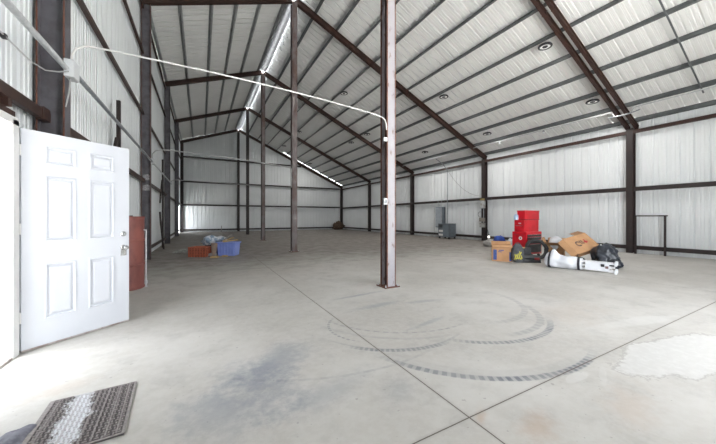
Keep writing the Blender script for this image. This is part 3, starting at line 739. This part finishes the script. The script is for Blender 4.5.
def crumple(name, label, cat, c, size, mat, seed, grp=None, amp=.35, squash=0, build_name=None, fl=0.):
    bm = bmesh.new(); bmesh.ops.create_icosphere(bm, subdivisions=4, radius=1)
    off = V((seed * 3.1, seed * 1.7, seed * .9))
    for v_ in bm.verts:
        p = v_.co.copy()
        k = 1 + amp * (mnoise.noise(p * 1.4 + off) + .6 * abs(mnoise.noise(p * 3.1 + off)) + .25 * mnoise.noise(p * 7 + off))
        v_.co = V((p.x * size[0] * k, p.y * size[1] * k, max(p.z * size[2] * k, -size[2] * .75)))
    me = bpy.data.meshes.new(name); zmin = min(v_.co.z for v_ in bm.verts)
    for v_ in bm.verts: v_.co.z -= zmin
    bm.to_mesh(me); bm.free(); me.materials.append(mat)
    for p in me.polygons: p.use_smooth = True
    o = bpy.data.objects.new(name, me); COL.objects.link(o); o.location = c; PLOC[o.name] = tuple(c)
    return tag(o, label, cat, grp) if label else o
crumple('plastic_sheet', 'crumpled white and pale blue sheet heaped behind the boot and tote', 'sheet', (.40, 10.90, .33), (.33, .22, .16), M('crumpled_sheet', (.66, .69, .74), (.22, .30, .40), .5, 0, 7, .45, .55, .4), 3, None, .5)
crumple('rag_bundle', 'dark teal rag bundle supporting the white sheet behind the boot', 'rag', (.33, 10.95, 0), (.26, .24, .26), M('dark_rag', (.03, .05, .06), (.06, .07, .08), .8, 0, 8), 5, None, .3)
for k, (a, b, lab) in enumerate((((.62, 10.40, .44), (1.08, 10.36, .50), 'pale wooden stick across the top of the blue tote, lower one'), ((.62, 10.50, .45), (.95, 10.42, .58), 'tan wooden stick poking up from the blue tote'), ((.58, 10.62, .43), (.92, 10.62, .66), 'grey stick poking up behind the blue tote'))):
    tag(MB().tube([a, b], .018, 6).build('loose_stick', wood_tan if k < 2 else M('grey_stick', (.3, .28, .26), None, .8)), lab, 'stick', 'sticks in the blue tote')
tag(MB().tube([(.58, 11.05, .2), (.62, 11.08, .95)], .012, 6).build('upright_rod', M('grey_stick', (.3, .28, .26)), ), 'thin upright grey rod standing behind the tote', 'rod')
# boot
t = thing('rubber_boot', 'tall brown and grey boot standing between red crate and blue tote', 'boot', (.36, 10.30, 0), ca)
mb = MB(); prof_ = [(.075, .06, 0, .0), (.08, .062, 0, .06), (.072, .058, 0, .13), (.082, .066, .0, .22), (.092, .075, .005, .32), (.098, .08, .008, .42)]
seg = 16; vs = []
for a, b, ox, z in prof_:
    for k in range(seg): vs.append((ox + a * math.cos(2 * PI * k / seg), b * math.sin(2 * PI * k / seg), z))
fs = [(i * seg + k, i * seg + (k + 1) % seg, (i + 1) * seg + (k + 1) % seg, (i + 1) * seg + k) for i in range(len(prof_) - 1) for k in range(seg)]
fs.append(tuple((len(prof_) - 1) * seg + k for k in range(seg)))
mb.add(vs, fs); mb.build('shaft', boot_brown, t, local=True, smooth=True, autosmooth=60)
mb = MB().tube([(.07, 0, .05), (0, 0, .06), (-.08, 0, .058), (-.15, 0, .048), (-.20, 0, .042), (-.215, 0, .04)], .05, 14, True, [.045, .06, .057, .048, .038, .012])
mb.build('foot', boot_grey, t, local=True, smooth=True)
mb = MB().box(-.21, .07, -.048, .048, 0, .018); mb.build('sole', black_rubber, t, local=True, bevel=.006)
for k, (x, y, a, lab) in enumerate(((.36, 9.95, -.3, 'short yellow pine offcut on the floor before the boot'), (.66, 10.06, -.6, 'small tan offcut on the floor before the blue tote'))):
    o = MB().box(-.11 + k * .04, .11 - k * .04, -.05, .05, 0, .045).build('wood_offcut', wood_tan, origin=(0, 0, 0)); o.location = (x, y, 0); o.rotation_euler = (0, 0, a)
    tag(o, lab, 'offcut', 'pine offcuts before the boot and tote')
for k, (x, y, s_, lab) in enumerate(((-.72, 11.85, .10, 'crumpled white paper scrap on the floor left of the red crate, nearer'), (-.62, 12.25, .13, 'crumpled white paper scrap on the floor left of the red crate, farther'), (-.45, 11.9, .07, 'small crumpled paper scrap beside the red crate'))):
    crumple('paper_scrap', lab, 'scrap', (x, y, 0), (s_ * 1.3, s_, s_ * .35), M('scrap_paper', (.5, .5, .49), (.3, .3, .29), .8, 0, 12), 11 + k, 'paper scraps left of the crate', .5)
# brush pile in the far right corner
t = thing('wood_pile', 'dark brown heap of scrap wood in the far right corner', 'wood pile', (12.3, 27.2, 0))
for k in range(11):
    x = 11.95 + random.random() * .9; y = 26.9 + random.random() * .5
    a = V((x - .4 + random.random() * .2, y, .05 + .06 * (k % 3))); b = V((x + .2 + random.random() * .2, y + .3, .25 + random.random() * .95))
    MB().tube([a, b], .06, 6).build('board', wood_dark, t)
crumple('x', None, None, (0, 0, 0), (.5, .35, .45), wood_dark, 8, None, .4)
hp = bpy.data.objects['x']; hp.name = 'heap'; hp.parent = t; hp.location = (.1, 0, 0)

# ------------------------------------------------------------------ right heap
# rolling tool chest
bx0, bx1, by0, by1 = 8.67, 9.48, 5.317, 5.77
t = thing('rolling_tool_chest', 'red rolling tool chest with black drawers at the bottom of the red stack', 'tool chest', (9.08, 5.54, 0))
MB().box(bx0, bx1, by0, by1, .10, .795).build('body', tool_red, t, bevel=.012)
zz = [.72, .64, .55, .42, .15]
for k in range(4):
    d = MB().box(bx0 + .05, bx1 - .05, by0 - .014, by0, zz[k + 1] + .008, zz[k] - .006).build('drawer', black_plastic, t, bevel=.004)
    MB().box(bx0 + .06, bx1 - .06, by0 - .024, by0 - .012, zz[k] - .024, zz[k] - .010).build('pull', chrome, d, bevel=.003)
MB().lathe([(.055, 0), (.055, .003), (0, .003)], (bx0 - .003, 5.50, .60), 20, 'x').build('round_sticker', label_white, t)
MB().lathe([(.026, 0), (.026, .002), (0, .002)], (bx0 - .005, 5.50, .60), 16, 'x').build('sticker_mark', M('sticker_ink', (.25, .12, .12), None, .6), t)
MB().tube([(bx0 - .0, 5.40, .70), (bx0 - .045, 5.40, .70), (bx0 - .045, 5.68, .70), (bx0 - .0, 5.68, .70)], .011, 8).build('side_handle', tool_red_dark, t)
for sx in (bx0 + .07, bx1 - .07):
    for sy in (by0 + .06, by1 - .06):
        c = MB().box(sx - .025, sx + .025, sy - .02, sy + .02, .055, .10).build('caster', dark_iron, t)
        MB().lathe([(.045, -.014), (.045, .014)], (sx, sy, .045), 14, 'x').build('wheel', black_rubber, c)
mx0, mx1, my0, my1 = 8.70, 9.46, 5.40, 5.72
t = thing('tool_chest', 'red middle tool chest standing on the rolling tool chest', 'tool chest', (9.08, 5.56, .795))
MB().box(mx0, mx1, my0, my1, .795, 1.16).build('body', tool_red, t, bevel=.01)
MB().box(mx0 + .03, mx1 - .03, my0 - .008, my0, .815, 1.135).build('front_panel', tool_red, t, bevel=.004)
MB().box(mx0 - .003, mx0, 5.50, 5.58, 1.04, 1.07).build('side_badge', label_white, t)
MB().tube([(mx0, 5.46, .98), (mx0 - .03, 5.46, .98), (mx0 - .03, 5.64, .98), (mx0, 5.64, .98)], .009, 8).build('side_handle', chrome, t)
t = thing('tool_box', 'bright red tool box on top of the red stack', 'tool box', (9.1, 5.56, 1.16))
MB().box(8.735, 9.50, 5.395, 5.66, 1.16, 1.185).build('lid_edge', tool_red_dark, t, bevel=.004)
MB().box(8.745, 9.49, 5.40, 5.655, 1.185, 1.44).build('body', tool_red, t, bevel=.012)
MB().box(8.735, 9.50, 5.39, 5.665, 1.425, 1.455).build('lid', tool_red, t, bevel=.008)
t = thing('plastic_bottle', 'pale blue plastic bottle standing on the red middle chest', 'bottle', (8.80, 5.66, 1.16))
bxp = (8.715 - .0, 5.69)
t.location = (8.72, 5.67, 1.16); PLOC[t.name] = (8.72, 5.67, 1.16)
MB().lathe([(.062, 0), (.068, .02), (.068, .13), (.045, .165), (.02, .18), (.02, .19), (0, .19)], (8.72, 5.67, 1.16), 16).build('body', pale_blue_plastic, t, smooth=True, autosmooth=50)
MB().lathe([(.024, 0), (.024, .03), (0, .03)], (8.72, 5.67, 1.345), 12).build('cap', white_plastic, t)
# cardboard box with blue print
A, B = V((7.275, 5.446, 0)), V((7.60, 5.06, 0))
ex = (B - A).normalized(); ey = V((-ex.y, ex.x, 0))
if ey.x < 0: ey = -ey
t = thing('printed_carton', 'open cardboard carton with blue printed stripes at the left end of the heap', 'box', tuple(A + (B - A) / 2 + ey * .17), math.atan2(ex.y, ex.x))
Lx = (B - A).length / 2
def sgnbox(x0, x1, y0, y1, z0, z1): return MB().box(x0, x1, y0, y1, z0, z1)
sy = 1 if abs((V((math.cos(math.atan2(ex.y, ex.x) + PI / 2), math.sin(math.atan2(ex.y, ex.x) + PI / 2), 0)) - ey).length) < .1 else -1
Hc = .455
mb = MB().box(-Lx, Lx, -.17, -.16, 0, Hc).box(-Lx, Lx, .16, .17, 0, Hc).box(-Lx, -Lx + .01, -.16, .16, 0, Hc).box(Lx - .01, Lx, -.16, .16, 0, Hc).box(-Lx, Lx, -.16, .16, 0, .01)
mb.build('carton', cardboard, t, local=True)
MB().box(-Lx + .012, Lx - .012, -.158, .158, .36, .40).build('contents', cardboard_in, t, local=True)
for s in (-1, 1):
    MB().obox((-Lx, s * .165, Hc), (2 * Lx, 0, 0), (0, 0, .008), (0, s * .09, -.05 if s < 0 else .08)).build('flap', cardboard, t, local=True)
fy = -.1715 * sy
def patch(x0, x1, z0, z1, mat, nm='print'): MB().box(x0, x1, min(fy, fy * 1.006), max(fy, fy * 1.006), z0, z1).build(nm, mat, t, local=True)
patch(-Lx + .03, -Lx + .12, .04, .33, blue_ink, 'blue_stripe')
patch(Lx - .07, Lx - .015, .02, .27, blue_ink, 'blue_stripe')
patch(-Lx + .17, -Lx + .30, .30, .325, blue_ink, 'print_line'); patch(-Lx + .15, -Lx + .25, .26, .28, blue_ink, 'print_line')
patch(-.06, .20, .385, .42, tape_tan, 'tape')
# charcoal bag with yellow lettering
t = thing('charcoal_bag', 'charcoal fabric bag with yellow lettering standing beside the printed carton', 'bag', (7.66, 4.94, 0), math.atan2(-.64, .77))
bm = bmesh.new(); bmesh.ops.create_icosphere(bm, subdivisions=4, radius=1)
for v_ in bm.verts:
    p = v_.co; k = 1 + .08 * mnoise.noise(p * 2.5) + .03 * mnoise.noise(p * 8)
    v_.co = V((.155 * math.copysign(abs(p.x) ** .75, p.x) * k * (1 - .12 * p.z), .115 * p.y * k, .255 + .255 * math.copysign(abs(p.z) ** .8, p.z) * (1 + .05 * mnoise.noise(p * 3)) if p.z > -1.5 else 0))
me = bpy.data.meshes.new('sack'); bm.to_mesh(me); bm.free(); me.materials.append(charcoal)
for p in me.polygons: p.use_smooth = True
o = bpy.data.objects.new('sack', me); COL.objects.link(o); o.parent = t
mb = MB()
def stroke(pts, r=.013):
    mb.tube([(x, -.116 + .25 * x * x * 4 + (z - .25) ** 2 * .75, z) for x, z in pts], r, 6)
stroke([(-.10, .09), (-.085, .16), (-.10, .24)]); stroke([(-.085, .16), (-.05, .23)]); stroke([(-.06, .10), (-.03, .20), (-.02, .26)])
stroke([(.0, .10), (.02, .22), (.015, .32)]); stroke([(.02, .22), (.06, .30)]); stroke([(.05, .09), (.065, .17), (.05, .21)]); stroke([(-.05, .12), (.0, .14)]); stroke([(.03, .12), (.09, .14)])
mb.build('lettering', yellow_print, t, local=True)
MB().tube(arcpts((0, 0, .47), .07, 0, PI, 10, (1, 0, 0), (0, 0, 1)), .012, 6).build('handle', charcoal, t, local=True)
# black case with yellow stick
ca2 = math.atan2(-.6, .8)
t = thing('tool_case', 'low black plastic tool case with a red latch beside the charcoal bag', 'case', (7.99, 4.83, 0), ca2)
frustum(.27, .13, .26, .12, .0, .10).build('lower_shell', black_plastic, t, local=True, bevel=.015)
frustum(.26, .12, .23, .10, .102, .19).build('upper_shell', M('dark_grey_plastic', (.05, .052, .056), None, .5), t, local=True, bevel=.015)
MB().box(.10, .22, -.137, -.10, .08, .14).build('latch', M('red_latch', (.32, .02, .02), None, .5), t, local=True, bevel=.004)
MB().tube([(-.12, -.12, .12), (-.12, -.16, .13), (.04, -.16, .13), (.04, -.12, .12)], .012, 6).build('handle', black_plastic, t, local=True)
o = MB().box(-.13, .13, -.03, .03, 0, .03).build('wood_strip', wood_tan, origin=(0, 0, 0)); o.location = (7.94, 5.06, .36); o.rotation_euler = (0, -.08, ca2)
tag(o, 'short pale wood strip lying on the black crate before the red chest', 'strip')
t = thing('black_crate', 'black plastic crate between the charcoal bag and the red chest', 'crate', (8.16, 5.14, 0), ca2)
MB().box(-.22, .22, -.09, .09, 0, .34).build('tub', black_plastic, t, local=True, bevel=.012)
MB().box(-.24, .24, -.105, .105, .325, .36).build('rim', black_plastic, t, local=True, bevel=.006)
# coiled hose leaning on the chest
mb = MB()
cx, cy, cz = 8.62, 4.98, .315
ax_ = V((.80, -.60, 0)); up_ = V((.25, .33, .91)).normalized()
pts = []
for i in range(97):
    a = 2 * PI * 2 * i / 96; k = i / 96
    pts.append(V((cx, cy, cz)) + ax_ * (.265 * math.cos(a)) + up_ * (.265 * math.sin(a)) + V((.6, .8, 0)) * (.085 * (k - .5)))
mb.tube(pts, .045, 10)
tag(mb.build('hose_coil', black_rubber, smooth=True), 'coil of thick black ribbed hose standing against the red tool chest', 'hose')
# blue and white bags behind the carton
t0 = crumple('blue_jacket', 'crumpled blue cloth heaped behind the printed carton', 'cloth', (10.83, 7.79, .0), (.26, .22, .28), blue_cloth, 21, None, .4)
crumple('white_sack', 'crumpled pale grey sack right of the blue cloth behind the carton', 'sack', (10.95, 7.28, 0), (.22, .18, .22), M('pale_sack', (.55, .57, .6), (.4, .42, .46), .6, 0, 6, .4, .6, .5), 25, None, .35)
crumple('pale_sheet', 'flat pale grey sheet lying left of the blue cloth', 'sheet', (10.97, 8.35, 0), (.28, .24, .16), M('pale_sheet', (.45, .44, .42), (.33, .32, .3), .8, 0, 6), 27, None, .35)
crumple('black_tarp', 'black tarp heap between pale sack and red chest', 'tarp', (11.2, 6.75, 0), (.36, .25, .24), black_plastic, 29, None, .35)
# canopy tent in its cover
P0, P1 = V((7.67, 4.17, .16)), V((8.0, 2.95, .14))
dx = (P1 - P0).normalized(); sd = V((-dx.y, dx.x, 0)).normalized()
if sd.x < 0: sd = -sd
t = thing('folded_canopy', 'folded white canopy tent, half out of its white cover, lying before the cardboard boxes', 'canopy', tuple((P0 + P1) / 2 - V((0, 0, .15))))
seg, rings = 28, 34
def cover_pt(u, a, grow=0.):
    u_ = max(u, 0.)
    w_, h_ = .20 - .055 * u_, .175 - .035 * u_
    e = min(1., max(.02, u_ / .13)); e = math.sqrt(1 - (1 - e) ** 2)
    cinch = 1 - .10 * math.exp(-((u_ - .17) / .03) ** 2) - .12 * math.exp(-((u_ - .93) / .03) ** 2)
    q = V((u_ * 5, math.cos(a) * 1.3, math.sin(a) * 1.3))
    r = e * cinch * (1 + .22 * mnoise.noise(q * 1.1 + V((5, 2, 1))) + .16 * abs(mnoise.noise(q * 2.6 + V((3, 1, 4)))) + .06 * mnoise.noise(q * 7))
    hump = .10 * math.exp(-((u_ - .27) / .13) ** 2) * max(0, math.sin(a))
    p = P0.lerp(P1, u_ * .60 - .04) + sd * math.cos(a) * (w_ * r + grow) + V((0, 0, math.sin(a) * (h_ * r + hump + grow)))
    p.z = max(p.z, .004 + .004 * mnoise.noise(q * 2)); return p
mb = MB(); vs = []; fs = []
for i in range(rings + 1):
    for k in range(seg): vs.append(cover_pt((i / rings) ** 1.25, 2 * PI * k / seg))
for i in range(rings):
    for k in range(seg): fs.append((i * seg + k, i * seg + (k + 1) % seg, (i + 1) * seg + (k + 1) % seg, (i + 1) * seg + k))
fs += [tuple(range(seg)), tuple(rings * seg + k for k in range(seg))]
mb.add(vs, fs); mb.build('cover', white_fabric, t, smooth=True)
for u in (.17, .93):
    vs = []; fs = []
    for k in range(36):
        a = 2 * PI * k / 36
        vs += [cover_pt(u - .03, a, .004), cover_pt(u + .03, a, .004), cover_pt(u + .03, a, .012), cover_pt(u - .03, a, .012)]
    for k in range(36):
        k2 = (k + 1) % 36
        for q in range(4): fs.append((k * 4 + q, k2 * 4 + q, k2 * 4 + (q + 1) % 4, k * 4 + (q + 1) % 4))
    MB().add(vs, fs).build('strap', strap_black, t)
# frame legs
for k, (oy, oz) in enumerate(((-.10, -.09), (.10, -.09), (-.10, .07), (.10, .07), (0, -.01), (-.11, -.01))):
    a = P0.lerp(P1, .50) + sd * oy * .9 + V((0, 0, oz)); b = P0.lerp(P1, 1.02 - .03 * (k % 2)) + sd * oy + V((0, 0, oz * 1.05))
    MB().obox(a - sd * .018 - V((0, 0, .018)), b - a, sd * .036, V((0, 0, .036))).build('leg', white_metal, t, bevel=.004)
for oy, oz in ((-.10, -.09), (.10, -.09), (-.10, .08), (.10, .08)):
    b = P1 + dx * .02 + sd * oy + V((0, 0, oz))
    z0_ = max(.0, b.z - .05)
    MB().obox(b - sd * .032 - V((0, 0, b.z - z0_)), dx * .045, sd * .064, V((0, 0, .09))).build('foot', white_plastic, t, bevel=.006)
MB().obox(P0.lerp(P1, .62) + sd * -.135 + V((0, 0, -.09)), dx * .42, sd * .012, V((0, 0, .17))).build('fabric_flap', white_fabric, t)
MB().obox(P0.lerp(P1, .84) + sd * -.15 + V((0, 0, .0)), dx * .06, sd * .02, V((0, 0, .06))).build('slider', black_plastic, t)
MB().obox(P0.lerp(P1, .90) + sd * -.15 + V((0, 0, -.03)), dx * .05, sd * .02, V((0, 0, .05))).build('slider', M('grey_slider', (.2, .12, .12), None, .5), t)
# big tilted box
def tilted_box(name, label, O, ux, uy, depth, mat):
    O, ux, uy = V(O), V(ux), V(uy)
    nz = ux.cross(uy).normalized()
    if nz.z < 0: nz = -nz
    t = thing(name, label, 'box', tuple(O - nz * depth))
    return t, O, ux, uy, nz
BB = BIGBOX = dict(B=(8.577, 3.89, .293), R=(9.343, 3.704, .464), L=(8.592, 4.28, .649))
Bc, Rc, Lc = V(BB['B']), V(BB['R']), V(BB['L'])
ux = Rc - Bc; uy = Lc - Bc
uy = uy - ux * (uy.dot(ux) / ux.dot(ux))
t, O, ux, uy, nz = tilted_box('cardboard_box', 'large tilted cardboard box with dark round logo print, on top of the heap', Bc, ux, uy, .20, cardboard)
uxn, uyn = ux.normalized(), uy.normalized()
MB().obox(O - nz * .20, ux, uy, nz * .20).build('carton', cardboard, t, bevel=.006)
def onface(a, b, w_, h_, mat, nm):
    MB().obox(O + ux * a + uy * b, uxn * w_, uyn * h_, nz * .0025).build(nm, mat, t)
Wd, Hd = ux.length, uy.length
cpt = O + ux * .36 + uy * .50
ring = MB()
for k in range(20):
    a0_, a1_ = 2 * PI * k / 20, 2 * PI * (k + 1) / 20
    if 17 <= k or k < 1: continue
    def P(a, r): return cpt + uxn * math.cos(a) * r + uyn * math.sin(a) * r + nz * .002
    ring.add([P(a0_, .05), P(a1_, .05), P(a1_, .085), P(a0_, .085)], [(0, 1, 2, 3)])
ring.build('logo_ring', black_ink, t)
for k, (a, h_) in enumerate(((.47, .13), (.535, .13))): onface(a, .42, .024, h_, black_ink, 'logo_bar')
onface(.60, .47, .13, .035, red_ink, 'logo_cross'); onface(.655, .415, .035, .13, red_ink, 'logo_cross')
onface(.02, .46, Wd * .96, .045, tape_tan, 'tape_strip') if False else None
MB().obox(O + uy * .98 + ux * .55, ux * .42, uyn * .16 - nz * .10, nz * .008).build('flap', cardboard_in, t)
MB().obox(O - nz * .02 + uyn * .02, -uxn * .10 - nz * .10, uy * .95, nz * .008).build('flap', cardboard, t)
for s_ in (0.0, .86): MB().obox(O + ux * s_ - uyn * .003 - nz * .12, uxn * .05, uyn * .003, nz * .09).build('tape_end', M('dark_tape', (.16, .07, .06), None, .6), t)
# open box behind
t = thing('open_carton', 'open cardboard carton with white packing inside, behind the canopy', 'box', (9.16, 4.76, 0), math.radians(20))
hx, hy, hz = .22, .22, .42
MB().box(-hx, hx, -hy, -hy + .01, 0, hz).box(-hx, hx, hy - .01, hy, 0, hz).box(-hx, -hx + .01, -hy, hy, 0, hz).box(hx - .01, hx, -hy, hy, 0, hz).box(-hx, hx, -hy, hy, 0, .01).build('carton', cardboard, t, local=True)
MB().obox((-hx, -hy, hz), (0, 2 * hy, 0), (.008, 0, 0), (-.16, 0, .10)).build('flap', cardboard_in, t, local=True)
MB().obox((hx, -hy, hz), (0, 2 * hy, 0), (.008, 0, 0), (.13, 0, .20)).build('flap', cardboard, t, local=True)
MB().obox((-hx, hy, hz), (2 * hx, 0, 0), (0, .008, 0), (0, .08, .22)).build('flap', cardboard, t, local=True)
MB().obox((-hx, -hy, hz), (2 * hx, 0, 0), (0, -.008, 0), (0, -.16, -.06)).build('flap', cardboard, t, local=True)
crumple('packing_foam', 'white packing bag bulging out of the open carton', 'packing', (9.10, 4.70, .30), (.18, .17, .22), M('packing_white', (.70, .72, .76), None, .6, bmp=.4, scale=5), 33, None, .25)
# bin bags
crumple('bin_bag', 'shiny black bin bag slumped right of the tilted cardboard box', 'bag', (9.03, 3.50, 0), (.27, .25, .30), bin_bag, 41, 'black bin bags', .42)
crumple('bin_bag', 'flat black bin bag end trailing on the floor at the right end of the heap', 'bag', (8.80, 3.22, 0), (.12, .12, .12), bin_bag, 47, 'black bin bags', .4)
crumple('green_bag', 'dark green bag squeezed beneath the tilted cardboard box', 'bag', (8.74, 4.02, 0), (.22, .17, .12), M('dark_green_bag', (.03, .07, .04), (.015, .03, .02), .5, 0, 8), 43, None, .35)

# ------------------------------------------------------------------ daylight
w = bpy.data.worlds.new('sky'); SC.world = w; w.use_nodes = True
bg = w.node_tree.nodes['Background']; bg.inputs['Color'].default_value = (.90, .95, 1.0, 1); bg.inputs['Strength'].default_value = 14.0
def portal(name, loc, rot, sx, sy):
    L = bpy.data.lights.new(name, 'AREA'); L.shape = 'RECTANGLE'; L.size = sx; L.size_y = sy
    L.cycles.is_portal = True
    o = bpy.data.objects.new(name, L); COL.objects.link(o); o.location = loc; o.rotation_euler = rot
portal('overhead_door_daylight', ((OX0 + OX1) / 2, Y0 - .05, OZ / 2), (PI / 2, 0, 0), OX1 - OX0, OZ)
portal('walk_door_daylight', (XL - .12, (DY0 + DY1) / 2, DZ / 2), (0, -PI / 2, 0), DZ, DY1 - DY0)
portal('gap_daylight', (XL - .12, (GY0 + GY1) / 2, 1.07), (0, -PI / 2, 0), 2.15, GY1 - GY0)

sun = bpy.data.lights.new('sun', 'SUN'); sun.energy = 125; sun.angle = math.radians(.53); sun.color = (1, .985, .96)
so = bpy.data.objects.new('sun', sun); COL.objects.link(so); so.location = (-10, 30, 30)
so.rotation_euler = V((.13, -.34, .93)).to_track_quat('Z', 'Y').to_euler()

# ------------------------------------------------------------------ camera
cam = bpy.data.cameras.new('camera'); co = bpy.data.objects.new('camera', cam); COL.objects.link(co)
cam.sensor_fit = 'HORIZONTAL'; cam.sensor_width = 36; cam.lens = 290.3 / 716 * 36; cam.shift_y = -(222 - 217.53) / 716
co.location = (0, 0, 1.235); co.rotation_euler = (PI / 2, 0, -.4954); cam.clip_start = .05; cam.clip_end = 200
SC.camera = co
vs = SC.view_settings; vs.view_transform = 'Standard'; vs.look = 'None'; vs.gamma = 1; vs.use_curve_mapping = False; vs.exposure = -0.22
SC.cycles.max_bounces = 12; SC.cycles.diffuse_bounces = 8
SC.cycles.use_adaptive_sampling = False
SC.cycles.use_guiding = True; SC.cycles.use_surface_guiding = True; SC.cycles.guiding_training_samples = 32
SC.cycles.sample_clamp_indirect = 30
SC.cycles.use_denoising = True; SC.cycles.denoising_prefilter = 'ACCURATE'; SC.cycles.denoising_input_passes = 'RGB_ALBEDO_NORMAL'
